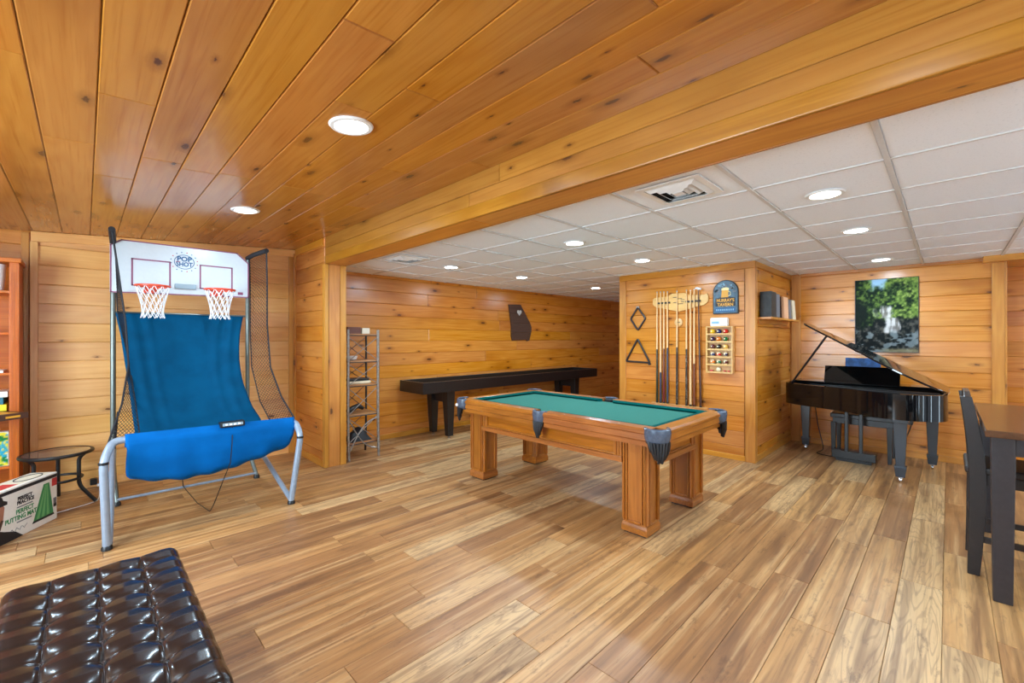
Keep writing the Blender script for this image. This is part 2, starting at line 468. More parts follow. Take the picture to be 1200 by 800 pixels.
PCACHE = {}
def plank_mesh(L, W, T, c, mat):
    k = (round(L, 3), round(W, 4), round(T, 4), round(c, 4), mat)
    if k in PCACHE: return PCACHE[k]
    m = MB()
    vs = [(0, 0, -T), (L, 0, -T), (L, W, -T), (0, W, -T), (0, 0, -c), (L, 0, -c), (L, W, -c), (0, W, -c),
          (c, c, 0), (L - c, c, 0), (L - c, W - c, 0), (c, W - c, 0)]
    fs = []
    for a in (0, 4):
        for i in range(4): fs.append((a + i, a + (i + 1) % 4, a + 4 + (i + 1) % 4, a + 4 + i))
    fs += [(8, 9, 10, 11), (3, 2, 1, 0)]
    m.add(vs, fs)
    PCACHE[k] = m.mesh('plank', mat); return PCACHE[k]
def put(name, me, matrix, parent):
    o = bpy.data.objects.new(name, me); COL.objects.link(o)
    o.parent = parent; o.matrix_local = matrix
    return o

ROW = .174; ROW0 = .505 - 3 * ROW       # siding courses line up on every wall (z = -.017 + k*.174)
def plank_wall(name, o, u, n, length, ztop, mat, lo=1.3, hi=3.2, thick=.1, z0=0.0, seed=1, gap=.0025, chamf=.005):
    """wall with horizontal siding; o = bottom corner on the room face, u = run, n = into the room (u x z = n)"""
    rnd = random.Random(seed)
    u, n, o = Vector(u), Vector(n), Vector(o)
    b = MB(); bk = -n * .014
    c = [o + bk, o + u * length + bk, o + u * length - n * thick, o - n * thick]
    top = ztop + .02
    b.add([(q.x, q.y, z0) for q in c] + [(q.x, q.y, top) for q in c],
          [(0, 3, 2, 1), (4, 5, 6, 7), (0, 1, 5, 4), (1, 2, 6, 5), (2, 3, 7, 6), (3, 0, 4, 7)])
    w = struct(b, name, mat)
    k = 0
    while True:
        za, zb = ROW0 + k * ROW, ROW0 + (k + 1) * ROW; k += 1
        za = max(za, z0 + .002)
        if za >= ztop - .01: break
        if zb <= z0: continue
        zb = min(zb, ztop)
        s = 0.0; first = True
        while s < length - 1e-4:
            e = s + (rnd.uniform(.4, 1) if first else 1) * round(rnd.uniform(lo, hi), 1)
            if length - e < .35: e = length
            e = min(e, length); first = False
            me = plank_mesh(round(e - s - gap, 3), zb - za - gap, .012, chamf, mat)
            put('plank', me, axes(o + u * (s + gap / 2) + Vector((0, 0, za + gap / 2)), u, (0, 0, 1), n), w)
            s = e
    return w

# ================================================================== ROOM
XB0, XB1 = 1.865, 2.085        # beam / partition faces
YG = 5.736                     # wall behind the hoop game
YB = 5.55                      # far wall behind the shuffleboard
XK, YK0, YK1 = 5.385, 1.548, 3.265   # cue-rack block
XP = 6.98                      # wall with the picture
T = 2.284                      # tile ceiling
def zc(x): return 2.387 + .0672 * x   # the board ceiling falls gently to the left

# ---- floor
fl = struct(MB().box(-2.5, 9.5, -2.7, 6.0, -.08, -.008), 'floor', 'floor')
rnd = random.Random(3)
PW, PLN = .1805, 1.22
far = MB()
j = 0
y = .022 - 15 * PW
while y < 5.75:
    x = -2.5 - rnd.uniform(0, PLN)
    while x < 9.4:
        a, b = max(x, -2.5), min(x + PLN, 9.4)
        if b - a > .03:
            near = y > -.75 and b > -.62 and a < 7.5 and (y < 5.75 if b < 2.6 else y < YB)
            if near and y > 3.2 and a > 5.5: near = False
            if near:
                me = plank_mesh(round(b - a - .002, 3), PW - .002, .007, .0016, 'floor')
                put('floor_plank', me, axes((a, y, 0), (1, 0, 0), (0, 1, 0), (0, 0, 1)), fl)
            else:
                far.box(a, b - .002, y, y + PW - .002, -.007, 0)
        x += PLN
    y += PW
far.build('floor_planks_out_of_view', 'floor', fl, kind='stuff')

# ---- board ceiling (tilted), boards run along y
ct = math.atan(.0672)
ux, uz = cos(ct), sin(ct)
cw = MB()
cw.add([(-2.5, -2.7, zc(-2.5) + .02), (XB0 + .03, -2.7, zc(XB0) + .022), (XB0 + .03, 5.85, zc(XB0) + .022), (-2.5, 5.85, zc(-2.5) + .02),
        (-2.5, -2.7, zc(-2.5) + .12), (XB0 + .03, -2.7, zc(XB0) + .122), (XB0 + .03, 5.85, zc(XB0) + .122), (-2.5, 5.85, zc(-2.5) + .12)],
       [(0, 3, 2, 1), (4, 5, 6, 7), (0, 1, 5, 4), (1, 2, 6, 5), (2, 3, 7, 6), (3, 0, 4, 7)])
cwo = struct(cw, 'ceiling_wood', 'pine_ceiling')
rnd = random.Random(11)
BW = .183
x = XB0
i = 0
while x > -2.4:
    s = -2.6; first = True
    while s < YG:
        e = s + (rnd.uniform(.3, 1) if first else 1) * round(rnd.uniform(1.2, 3.4), 1); first = False
        if YG - e < .4: e = YG
        e = min(e, YG)
        me = plank_mesh(round(e - s - .002, 3), BW - .002, .015, .004, 'pine_ceiling')
        # local x = +y, local y = towards -x (down the slope), local z = downwards
        put('ceiling_board', me, axes((x, s, zc(x)), (0, 1, 0), (-ux, 0, -uz), (uz, 0, -ux)), cwo)
        s = e
    x -= BW

# ---- tile ceiling: backing, grid and panels
tc = struct(MB().box(XB1 - .1, 9.5, -2.7, YB + .1, T + .03, T + .12), 'ceiling_tile', 'tile')
GX0, GY0, G = 2.18, .21, .61
xs = [GX0 + G * k for k in range(-1, 13)]
ys = [GY0 + G * k for k in range(-5, 10)]
for yy in ys:
    if -2.7 < yy < YB:
        MB().box(XB1, 9.4, yy - .011, yy + .011, T - .004, T + .014).build('grid_bar', 'tbar', tc)
for xx in xs:
    for k in range(len(ys) - 1):
        if XB1 < xx < 9.4 and not (xx > 7.4 and ys[k] < 2.9):
            MB().box(xx - .009, xx + .009, max(-2.7, ys[k] + .011), min(YB, ys[k + 1] - .011), T - .0015, T + .013).build('grid_cross_bar', 'tbar', tc)
for i in range(len(xs) - 1):
    for k in range(len(ys) - 1):
        xa, xb = max(xs[i] + .010, XB1 - .02), min(xs[i + 1] - .010, 9.4)
        ya, yb = max(ys[k] + .012, -2.7), min(ys[k + 1] - .012, YB)
        if xb - xa < .02 or yb - ya < .02 or (xa > 7.6 and ya < 2.9): continue
        me = plank_mesh(round(xb - xa, 3), round(yb - ya, 3), .016, .004, 'tile')
        put('ceiling_panel', me, axes((xa, yb, T + .004), (1, 0, 0), (0, -1, 0), (0, 0, -1)), tc)

# ---- walls
w_game = plank_wall('wall_game', (-.33, YG, 0), (1, 0, 0), (0, -1, 0), XB0 + .33, 2.52, 'pine_lit', 3, 4, seed=5)
w_alc = plank_wall('wall_alcove', (-2.4, YG + .05, 0), (1, 0, 0), (0, -1, 0), 2.07, 2.52, 'pine', seed=6)
# partition end between the two rooms: faces -x, from y=4.77 to the game wall
w_part = plank_wall('wall_partition', (XB0, YG, 0), (0, -1, 0), (-1, 0, 0), YG - 4.80, 2.53, 'pine', 2, 3, thick=.2, seed=8)
w_back = plank_wall('wall_back', (XB1, YB, 0), (1, 0, 0), (0, -1, 0), 9.4 - XB1, T + .01, 'pine', 3.2, 4.8, seed=9)
w_block = plank_wall('wall_block', (XK, YK1, 0), (0, -1, 0), (-1, 0, 0), YK1 - YK0, T + .01, 'pine', 1.9, 3, seed=12)
w_bside = plank_wall('wall_block_side', (XK, YK0, 0), (1, 0, 0), (0, -1, 0), XP - XK, T + .01, 'pine', 1.2, 2.4, seed=14)
w_pic = plank_wall('wall_picture', (XP, YK0, 0), (0, -1, 0), (-1, 0, 0), YK0 + .40, T + .03, 'pine', 2.4, 4, seed=17)
w_hall = plank_wall('wall_hall', (7.55, -.30, 0), (0, -1, 0), (-1, 0, 0), 2.3, T + .03, 'pine', 1.4, 2.6, seed=19)
struct(MB().box(XP + .11, 7.56, -.40, -.30, 0, T + .03), 'wall_hall_return', 'pine')
struct(MB().box(9.4, 9.5, 3.0, YB + .1, 0, T + .1), 'wall_corridor_end', 'pine')
struct(MB().box(XK + .12, 9.4, YK1 - .1, YK1, 0, T + .03), 'wall_block_rear', 'pine')
# walls behind the camera with the openings that let the daylight in
rear = MB().box(-2.5, -1.1, -2.8, -2.7, 0, 2.6).box(1.7, 2.9, -2.8, -2.7, 0, 2.6).box(6.3, 7.7, -2.8, -2.7, 0, 2.6)
rear.box(-1.1, 1.7, -2.8, -2.7, 2.1, 2.6).box(2.9, 6.3, -2.8, -2.7, 2.1, 2.6)
struct(rear, 'wall_rear', 'white_paint')  # unseen wall, white chosen to bounce neutral light into the room
left = MB().box(-2.5, -2.4, -2.7, 1.2, 0, 2.6).box(-2.5, -2.4, 3.4, 5.85, 0, 2.6).box(-2.5, -2.4, 1.2, 3.4, 0, .7).box(-2.5, -2.4, 1.2, 3.4, 2.0, 2.6)
struct(left, 'wall_left', 'white_paint')  # also unseen, white for the same neutral bounce
struct(MB().box(-1.1, 1.7, -2.72, -2.68, 0, .08).box(-1.1, 1.7, -2.72, -2.68, 2.02, 2.1).box(-1.1, -1.02, -2.72, -2.68, 0, 2.1).box(1.62, 1.7, -2.72, -2.68, 0, 2.1).box(.26, .34, -2.72, -2.68, 0, 2.1), 'door_1', 'white_paint')
struct(MB().box(2.9, 6.3, -2.72, -2.68, 0, .08).box(2.9, 6.3, -2.72, -2.68, 2.02, 2.1).box(2.9, 2.98, -2.72, -2.68, 0, 2.1).box(6.22, 6.3, -2.72, -2.68, 0, 2.1).box(4.56, 4.64, -2.72, -2.68, 0, 2.1), 'door_added', 'white_paint')  # unseen door, added for the daylight on the tile ceiling
struct(MB().box(-2.42, -2.38, 1.2, 3.4, .7, .76).box(-2.42, -2.38, 1.2, 3.4, 1.94, 2.0).box(-2.42, -2.38, 1.2, 1.26, .7, 2.0).box(-2.42, -2.38, 3.34, 3.4, .7, 2.0).box(-2.42, -2.38, 2.27, 2.33, .7, 2.0), 'window_2', 'white_paint')

struct(MB().box(XP + .002, XP + .14, YK0 - .02, YK0 + .14, 0, T + .03), 'trim_corner_filler', 'pine_trim')  # hidden block added to stop light leaking through the corner gap
struct(MB().box(XB0 + .016, XB0 + .2, YG - .02, YG + .12, 0, 2.56), 'trim_corner_filler_2', 'pine_trim')  # second hidden block against light leaks, game wall corner
# ---- beam over the opening, with face boards and moulding
BB = 2.222
bm_o = struct(MB().box(XB0 + .012, XB1 - .012, -2.7, 4.80, BB + .012, 2.56), 'trim_beam', 'pine_trim')
rnd = random.Random(21)
for z0_, z1_, mt in ((BB + .085, 2.40, 'pine_beam'), (2.40, 2.53, 'pine_beam')):
    s = -2.7
    while s < 4.77:
        e = min(4.77, s + round(rnd.uniform(1.8, 3.4), 1))
        if 4.77 - e < .5: e = 4.77
        me = plank_mesh(round(e - s - .002, 3), round(z1_ - z0_ - .002, 4), .012, .004, mt)
        put('face_board', me, axes((XB0, e, z0_), (0, -1, 0), (0, 0, 1), (-1, 0, 0)), bm_o)
        s = e
MB().box(XB0 - .012, XB0 + .012, -2.7, 4.77, BB - .002, BB + .084).build('moulding', 'pine_beam_y', bm_o, bevel=.006)
s = -2.7
while s < 4.77:
    e = min(4.77, s + 2.5)
    me = plank_mesh(round(e - s - .002, 3), XB1 - XB0 - .02, .012, .004, 'pine_trim')
    put('soffit_board', me, axes((XB0 + .012, e, BB), (0, -1, 0), (1, 0, 0), (0, 0, -1)), bm_o)
    s = e
MB().box(XB1 - .012, XB1 + .006, -2.7, 4.77, BB - .002, T + .01).build('moulding', 'pine_beam_y', bm_o, bevel=.004)
# ---- post at the end of the beam: face board with two edge strips
po = struct(MB().box(XB0 + .004, XB1 - .002, 4.785, 4.81, 0, BB + .02), 'trim_post', 'pine_trim')
MB().box(XB0 - .012, XB0 + .03, 4.765, 4.83, 0, BB).build('edge_strip', 'pine_trim_z', po, bevel=.004)
MB().box(XB0 + .034, XB1 - .062, 4.771, 4.79, 0, BB).build('face_board', 'pine_trim_z', po, bevel=.003)
MB().box(XB1 - .058, XB1 + .008, 4.767, 4.83, 0, BB).build('edge_strip', 'pine_trim_z', po, bevel=.004)
struct(MB().box(XB1 - .02, XB1, 4.80, YB + .02, 0, T + .02), 'wall_partition_rear', 'pine')

# ---- trims
n_tr = [0]
def trim(mb, mat='pine_trim', bevel=.004):
    n_tr[0] += 1
    ext = [max(q[k] for q in mb.v) - min(q[k] for q in mb.v) for k in range(3)]
    k = ext.index(max(ext))
    if k: mat = mat + '_' + 'xyz'[k]
    return struct(mb, 'trim_%d' % n_tr[0], mat, bevel=bevel)
# crown of the game wall follows the sloping ceiling
q = MB()
xa, xb = -.34, XB0 - .002
q.add([(xa, YG - .018, zc(xa) - .092), (xb, YG - .018, zc(xb) - .088), (xb, YG - .018, zc(xb) - .002), (xa, YG - .018, zc(xa) - .002),
       (xa, YG + .004, zc(xa) - .092), (xb, YG + .004, zc(xb) - .088), (xb, YG + .004, zc(xb) - .002), (xa, YG + .004, zc(xa) - .002)],
      [(0, 1, 2, 3), (7, 6, 5, 4), (0, 4, 5, 1), (1, 5, 6, 2), (2, 6, 7, 3), (3, 7, 4, 0)])
trim(q, 'pine_lit')
trim(MB().box(-.345, -.295, YG - .022, YG + .06, 0, zc(-.34) - .092), 'pine_lit')
trim(MB().box(-.40, -.352, YG + .028, YG + .055, 0, zc(-.40) - .005))
trim(MB().box(XB0 - .075, XB0 - .022, YG - .02, YG + .004, 0, zc(XB0) - .09))
trim(MB().box(XB0 - .024, XB0 + .006, YG - .045, YG - .002, 0, 2.46))
trim(MB().box(XB0 - .016, XB0 + .006, 4.83, YG - .045, 2.43, 2.51))
trim(MB().box(XB0 - .016, XB0 + .006, 4.83, YG - .046, 0, .075))
trim(MB().box(-.295, XB0 - .076, YG - .016, YG + .004, 0, .075), 'pine_lit')
trim(MB().box(XB1 + .01, 9.35, YB - .016, YB + .004, 0, .07))
# cue block
trim(MB().box(XK - .016, XK + .006, YK1 - .098, YK1 + .004, 0, T - .075))
trim(MB().box(XK - .018, XK + .006, YK0 - .02, YK0 + .088, 0, T - .075))
trim(MB().box(XK - .02, XK + .006, YK0 - .02, YK1 + .004, T - .075, T + .004))
trim(MB().box(XK + .006, XP - .02, YK0 - .018, YK0 + .006, T - .06, T + .004))
trim(MB().box(XK + .006, XK + .06, YK0 - .02, YK0 + .006, 0, T - .06))
trim(MB().box(XK + .06, XP - .02, YK0 - .016, YK0 + .006, 0, .07))
trim(MB().box(XK - .014, XK + .004, YK0 + .088, YK1 - .098, 0, .06))
# picture wall
trim(MB().box(XP - .02, XP + .004, YK0 - .125, YK0 - .018, 0, T - .002))
trim(MB().box(XP - .016, XP + .004, -.329, YK0 - .125, T - .028, T + .004))
trim(MB().box(XP - .022, XP + .004, -.424, -.329, 0, T - .03))
trim(MB().box(XP - .024, XP + .11, -.44, -.424, 0, T - .03))
trim(MB().box(XP - .014, XP + .004, -.329, YK0 - .125, 0, .07))
struct(MB().box(XP - .16, 7.55, -2.6, -.262, T - .06, T + .01), 'trim_header', 'pine_trim_y', bevel=.004)

# ---- recessed lamps
def downlight(x, y, z, tilt, label, lit_label=None):
    t = thing('recessed_light', label, 'ceiling light', (x, y, z), 'recessed ceiling lights')
    m = MB()
    m.lathe([(.072, -.001), (.079, -.010), (.097, -.009), (.104, -.0005)], (0, 0, 0), 32)
    o1 = m.build('trim_ring', 'white_paint', None)
    d = MB().lathe([(.0745, -.003), (.073, -.0075), (.04, -.0095), (.001, -.010)], (0, 0, 0), 28).build('diffuser', 'lamp', None)
    for o in (o1, d):
        o.parent = t
    t.rotation_euler = (0, tilt, 0)
    L = bpy.data.lights.new('downlight', 'AREA'); L.shape = 'DISK'; L.size = .15; L.energy = DOWNLIGHT_W
    L.color = (.59, .82, 1.0)
    lo = bpy.data.objects.new('lamp_glow', L); COL.objects.link(lo); lo.parent = t; lo.location = (0, 0, -.014)
    return t
tl = -ct
downlight(.925, 2.05, zc(.925), tl, 'round white recessed light nearest the viewer in the pine board ceiling')
downlight(.925, 4.0, zc(.925), tl, 'round white recessed light in the board ceiling above the hoop game')
for (x, y, lb) in ((.925, .1, 'added unseen recessed light in the board ceiling directly above the viewer'), (-.95, .1, 'added unseen recessed light in the board ceiling behind and left of the viewer'),
                   (-.95, 2.05, 'added unseen recessed light in the board ceiling left of the ottoman'), (-.95, 4.0, 'added unseen recessed light in the board ceiling in front of the bookcase')):
    downlight(x, y, zc(x), tl, lb)  # lamps out of view, added to light the board room
LB = {(3.18, .525): 'nearest of three recessed lights in line toward the piano',
      (4.42, .525): 'middle one of three recessed lights in line toward the piano',
      (6.25, .525): 'recessed light in the tile ceiling just above the waterfall picture',
      (3.18, 2.40): 'recessed light in the tile ceiling over the middle of the pool table',
      (4.42, 2.40): 'recessed light in the tile ceiling just in front of the pool cues',
      (3.18, 4.27): 'recessed light in the tile ceiling nearest the post and shelf rack',
      (4.42, 4.27): 'middle recessed light in the row along the shuffleboard wall',
      (6.25, 4.27): 'farthest recessed light, over the far end of the shuffleboard table'}
for (x, y), lb in LB.items(): downlight(x, y, T, 0, lb)
for (x, y, lb) in ((3.18, -1.35, 'added unseen recessed tile ceiling light nearest the glass door'), (4.42, -1.35, 'added unseen recessed tile ceiling light over the dining table'), (6.25, -1.35, 'added unseen recessed tile ceiling light over the hall opening')):
    downlight(x, y, T, 0, lb)  # out of view too, added for more light in the tile room

# ---- ceiling vents
def vent(cx, cy, label):
    t = thing('ceiling_vent', label, 'air vent', (cx, cy, T), 'square ceiling air vents')
    R0 = .185
    def ring(a, b, z0, z1):
        return MB().box(cx - a, cx + a, cy - a, cy - b, z0, z1).box(cx - a, cx + a, cy + b, cy + a, z0, z1).box(cx - a, cx - b, cy - b, cy + b, z0, z1).box(cx + b, cx + a, cy - b, cy + b, z0, z1)
    ring(R0, .15, T - .010, T - .002).build('frame', 'white_paint', t)
    MB().box(cx - .15, cx + .15, cy - .15, cy + .15, T - .003, T - .001).build('duct', 'black_dark', t)
    for a in (.148, .108, .068):
        m = MB()
        h = .024; w = .027
        for k in range(4):
            c, s_ = [(1, 0), (0, 1), (-1, 0), (0, -1)][k]
            def P(r, tt, z): return (cx + c * r - s_ * tt, cy + s_ * r + c * tt, z)
            m.add([P(a, -a, T - .004), P(a, a, T - .004), P(a - w, a - w, T - h), P(a - w, -a + w, T - h)], [(0, 1, 2, 3)])
        m.build('louvre', 'white_paint', t, solid=.0016)
    MB().box(cx - .03, cx + .03, cy - .03, cy + .03, T - .024, T - .018).build('centre_plate', 'white_paint', t)
vent(2.49, 1.115, 'square white louvred vent in the tile ceiling beside the beam')
vent(2.49, 4.165, 'small distant louvred vent in the tile ceiling near the post')


# ================================================================== POOL TABLE
PX0, PX1, PY0, PY1, PZ = 2.715, 3.885, 1.335, 3.545, .797
PCX, PCY = (PX0 + PX1) / 2, (PY0 + PY1) / 2
pt = thing('pool_table', 'golden oak pool table with green cloth and black leather pockets', 'pool table', (PCX, PCY, 0))
MB().box(PX0 + .10, PX1 - .10, PY0 + .10, PY1 - .10, .735, .765).build('playing_bed', 'felt', pt)
RW = .105      # rail width
CG = .085      # gap at corner pockets
SG = .06       # half gap at side pockets
def rail_y(xo, s, ya, yb):
    """wooden rail along y with a moulded side; xo outer face, s=+1 inner direction"""
    prof = [(xo, PZ - .018), (xo + s * .012, PZ - .003), (xo + s * RW * .9, PZ), (xo + s * RW, PZ - .004), (xo + s * RW, PZ - .05),
            (xo + s * .04, PZ - .13), (xo + s * .016, PZ - .128), (xo + s * .016, PZ - .095), (xo + s * .006, PZ - .085), (xo + s * .008, PZ - .045), (xo, PZ - .036)]
    n = len(prof); vs = []
    for y in (ya, yb): vs += [(p[0], y, p[1]) for p in prof]
    return MB().add(vs, [tuple(range(n)), tuple(range(n, 2 * n))] + [(k, (k + 1) % n, n + (k + 1) % n, n + k) for k in range(n)])
def rail_x(yo, s, xa, xb):
    m = rail_y(yo, s, xa, xb); m.v = [(q[1], q[0], q[2]) for q in m.v]; return m
for xo, s in ((PX0, 1), (PX1, -1)):
    for ya, yb in ((PY0 + CG, PCY - SG), (PCY + SG, PY1 - CG)):
        rail_y(xo, s, ya, yb).build('rail', 'oak_y', pt)
for yo, s in ((PY0, 1), (PY1, -1)):
    rail_x(yo, s, PX0 + CG, PX1 - CG).build('rail', 'oak', pt)
# cushions: green noses with mitred ends
def cushion(a0, a1, o, s, along_y):
    prof = [(o, PZ - .004), (o + s * .045, PZ - .008), (o + s * .052, PZ - .016), (o + s * .03, PZ - .034), (o, PZ - .034)]
    n = len(prof); vs = []
    for e, d in ((a0, 1), (a1, -1)):
        for (p, z) in prof:
            t = e + d * abs(p - o) * .75
            vs.append((p, t, z) if along_y else (t, p, z))
    return MB().add(vs, [tuple(range(n)), tuple(range(n, 2 * n))] + [(k, (k + 1) % n, n + (k + 1) % n, n + k) for k in range(n)])
for xo, s in ((PX0 + RW, 1), (PX1 - RW, -1)):
    for ya, yb in ((PY0 + CG + .015, PCY - SG), (PCY + SG, PY1 - CG - .015)):
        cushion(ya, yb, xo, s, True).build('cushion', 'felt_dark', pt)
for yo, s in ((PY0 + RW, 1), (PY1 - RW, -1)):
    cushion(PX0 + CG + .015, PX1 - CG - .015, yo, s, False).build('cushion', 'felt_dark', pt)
# white dots (sights) on the rails
for xo in (PX0 + .05, PX1 - .05):
    for k in (1, 2, 3, 5, 6, 7):
        y = PY0 + .1 + (PY1 - PY0 - .2) * k / 8
        MB().lathe([(.006, 0), (.006, .0012)], (xo, y, PZ - .0015), 8).build('rail_sight', 'ivory', pt)
# frame under the rails: long and short aprons with mouldings and blocks
AI = .085
def apron(m_axis, o, s, a0, a1):
    def bx(p0, p1, q0, q1, z0, z1, name, mat):
        m = MB()
        if m_axis == 'y': m.box(min(p0, p1), max(p0, p1), q0, q1, z0, z1)
        else: m.box(q0, q1, min(p0, p1), max(p0, p1), z0, z1)
        m.build(name, mat, pt, bevel=.004)
    mt = 'oak_y' if m_axis == 'y' else 'oak'
    bx(o + s * AI, o + s * (AI + .03), a0, a1, .50, .70, 'apron', mt)
    bx(o + s * (AI - .022), o + s * (AI + .005), a0, a1, .505, .545, 'apron_moulding', mt)
    bx(o + s * (AI - .010), o + s * (AI + .005), a0, a1, .545, .560, 'apron_moulding', mt)
    for c in (a0 + .04, a1 - .04):
        bx(o + s * (AI - .014), o + s * (AI + .005), c - .035, c + .035, .505, .675, 'apron_block', 'oak_z')
        for d in (-.012, .012): bx(o + s * (AI - .022), o + s * (AI - .01), c + d - .006, c + d + .006, .55, .665, 'flute', 'oak_z')
LX = [(2.80, 3.00), (3.57, 3.79)]
LY = [(1.485, 1.69), (3.235, 3.445)]
apron('y', PX0 + .01, 1, LY[0][1] - .01, LY[1][0] + .01); apron('y', PX1 - .01, -1, LY[0][1] - .01, LY[1][0] + .01)
apron('x', PY0 + .06, 1, LX[0][1] - .01, LX[1][0] + .01); apron('x', PY1 - .06, -1, LX[0][1] - .01, LX[1][0] + .01)
MB().box(PX0 + .09, PX1 - .09, PY0 + .12, PY1 - .12, .70, .735).build('slate_frame', 'oak_y', pt)
# legs: panelled posts with fluted corners on a plinth
for (xa, xb) in LX:
    for (ya, yb) in LY:
        lg = sub(MB().box(xa + .010, xb - .010, ya + .010, yb - .010, .012, .685).build('leg', 'oak_z', pt, bevel=.006))
        cx_, cy_ = (xa + xb) / 2, (ya + yb) / 2
        m = MB().taper((cx_, cy_), (xb - xa) / 2, (yb - ya) / 2, .012, (cx_, cy_), (xb - xa) / 2, (yb - ya) / 2, .055)
        m.taper((cx_, cy_), (xb - xa) / 2, (yb - ya) / 2, .055, (cx_, cy_), (xb - xa) / 2 - .008, (yb - ya) / 2 - .008, .078)
        m.build('plinth', 'oak', lg, bevel=.003)
        MB().box(xa + .015, xb - .015, ya + .015, yb - .015, 0, .013).build('foot_pad', 'black', lg)
        for (ax, ay, w, d) in ((xa, None, 1, 0), (xb, None, 1, 0), (None, ya, 0, 1), (None, yb, 0, 1)):
            for e in (-1, 1):
                for off in (.022, .042):
                    m = MB()
                    if w:
                        c = cy_ + e * ((yb - ya) / 2 - off)
                        m.box(ax - .004 if ax == xa else ax - .012, ax + .012 if ax == xa else ax + .004, c - .006, c + .006, .09, .66)
                    else:
                        c = cx_ + e * ((xb - xa) / 2 - off)
                        m.box(c - .006, c + .006, ay - .004 if ay == ya else ay - .012, ay + .012 if ay == ya else ay + .004, .09, .66)
                    m.build('flute', 'oak_z', lg, bevel=.003)
            m = MB()                                   # raised base of the panel
            if w: m.box(ax - .002 if ax == xa else ax - .012, ax + .012 if ax == xa else ax + .002, cy_ - .05, cy_ + .05, .085, .10)
            else: m.box(cx_ - .05, cx_ + .05, ay - .002 if ay == ya else ay - .012, ay + .012 if ay == ya else ay + .002, .085, .10)
            m.build('panel_sill', 'oak', lg, bevel=.003)
# pockets: curved leather cap, net fringe below, white tag
def pocket(cx, cy, nx, ny, half, corner, ptag=False):
    """cx,cy centre of the pocket mouth, (nx,ny) outward direction"""
    tx, ty = -ny, nx
    prof = []
    N = 10
    R0 = .072 if corner else .058
    def P(a, r, z, push=0.0):
        c, s_ = cos(a), sin(a)
        return (cx + (nx * c + tx * s_) * r + nx * push, cy + (ny * c + ty * s_) * r + ny * push, z)
    m = MB(); vs = []; A = radians(half)
    prof = [(R0 - .004, PZ - .02), (R0 - .002, PZ + .001), (R0 + .008, PZ + .005), (R0 + .016, PZ - .002), (R0 + .018, PZ - .03), (R0 + .013, PZ - .07), (R0 + .004, PZ - .10)]
    for i in range(N + 1):
        a = -A + 2 * A * i / N
        for (r, z) in prof: vs.append(P(a, r, z))
    k = len(prof)
    m.add(vs, [(i * k + q, i * k + q + 1, (i + 1) * k + q + 1, (i + 1) * k + q) for i in range(N) for q in range(k - 1)], True)
    p = sub(m.build('pocket', 'pocket', pt, solid=.004))
    m = MB(); vs = []                            # dark mouth of the pocket
    m.lathe([(R0 - .003, -.03), (R0 - .004, .018)], (cx, cy, PZ - .03), 16)
    m.build('pocket_mouth', 'black_dark', p)
    m = MB()                                     # leather strips of the net
    for i in range(9):
        a = -A * .62 + 2 * A * .62 * i / 8
        L = .105 - .05 * (abs(i - 4) / 4) ** 2 + .012 * (i % 2)
        p0 = Vector(P(a, R0 + .006, PZ - .085)); p1 = Vector(P(a * .8, R0 + .002, PZ - .11 - L * .5)); p2 = Vector(P(a * .62, R0 - .012, PZ - .11 - L))
        m.tube([p0, p1, p2], [.011, .013, .010], 6)
    m.build('fringe', 'fringe', p, kind='stuff')
    if ptag:
        b = Vector(P(.5, R0 + .022, PZ - .06)); MB().sphere(b, .016, 10, 6).build('white_tag', 'white', p)
q = .062
s2 = sqrt(.5)
pocket(PX0 + q, PY0 + q, -s2, -s2, 104, True)
pocket(PX1 - q, PY0 + q, s2, -s2, 104, True, True)
pocket(PX0 + q, PY1 - q, -s2, s2, 104, True, True)
pocket(PX1 - q, PY1 - q, s2, s2, 104, True)
pocket(PX0 + .05, PCY, -1, 0, 82, False); pocket(PX1 - .05, PCY, 1, 0, 82, False)

# ================================================================== SHUFFLEBOARD
SX0, SX1, SY0, SY1, SZ = 3.18, 7.2, 4.88, 5.48, .82
sb = thing('shuffleboard_table', 'long black shuffleboard table standing along the pine wall', 'shuffleboard', ((SX0 + SX1) / 2, (SY0 + SY1) / 2, 0))
for y0, y1 in ((SY0, SY0 + .035), (SY1 - .035, SY1)):
    MB().box(SX0, SX1, y0, y1, SZ - .155, SZ).build('side_rail', 'black_lam', sb, bevel=.006)
for x0, x1 in ((SX0, SX0 + .035), (SX1 - .035, SX1)):
    MB().box(x0, x1, SY0 + .035, SY1 - .035, SZ - .155, SZ).build('end_rail', 'black_lam', sb, bevel=.006)
MB().box(SX0 + .035, SX1 - .035, SY0 + .035, SY1 - .035, SZ - .15, SZ - .12).build('gutter', 'black_lam', sb)
MB().box(SX0 + .12, SX1 - .12, SY0 + .10, SY1 - .10, SZ - .12, SZ - .092).build('playfield', 'maple', sb)
MB().box(SX0 + .2, SX1 - .3, SY0 + .015, SY0 + .021, SZ, SZ + .0015).build('rail_stripe', 'chrome', sb)
for xc in (3.68, 6.62):
    for yc, e in ((4.99, 1), (5.38, -1)):
        lg = sub(MB().taper((xc, yc), .042, .042, .03, (xc - .01, yc), .07, .062, SZ - .155).build('leg', 'black_lam', sb, bevel=.004))
        MB().lathe([(.022, 0), (.022, .012), (.008, .014), (.008, .032)], (xc, yc, 0), 10).build('leveller_foot', 'chrome', lg)
    MB().box(xc - .02, xc + .02, 5.05, 5.32, SZ - .32, SZ - .155).build('leg_brace', 'black_lam', sb, bevel=.003)

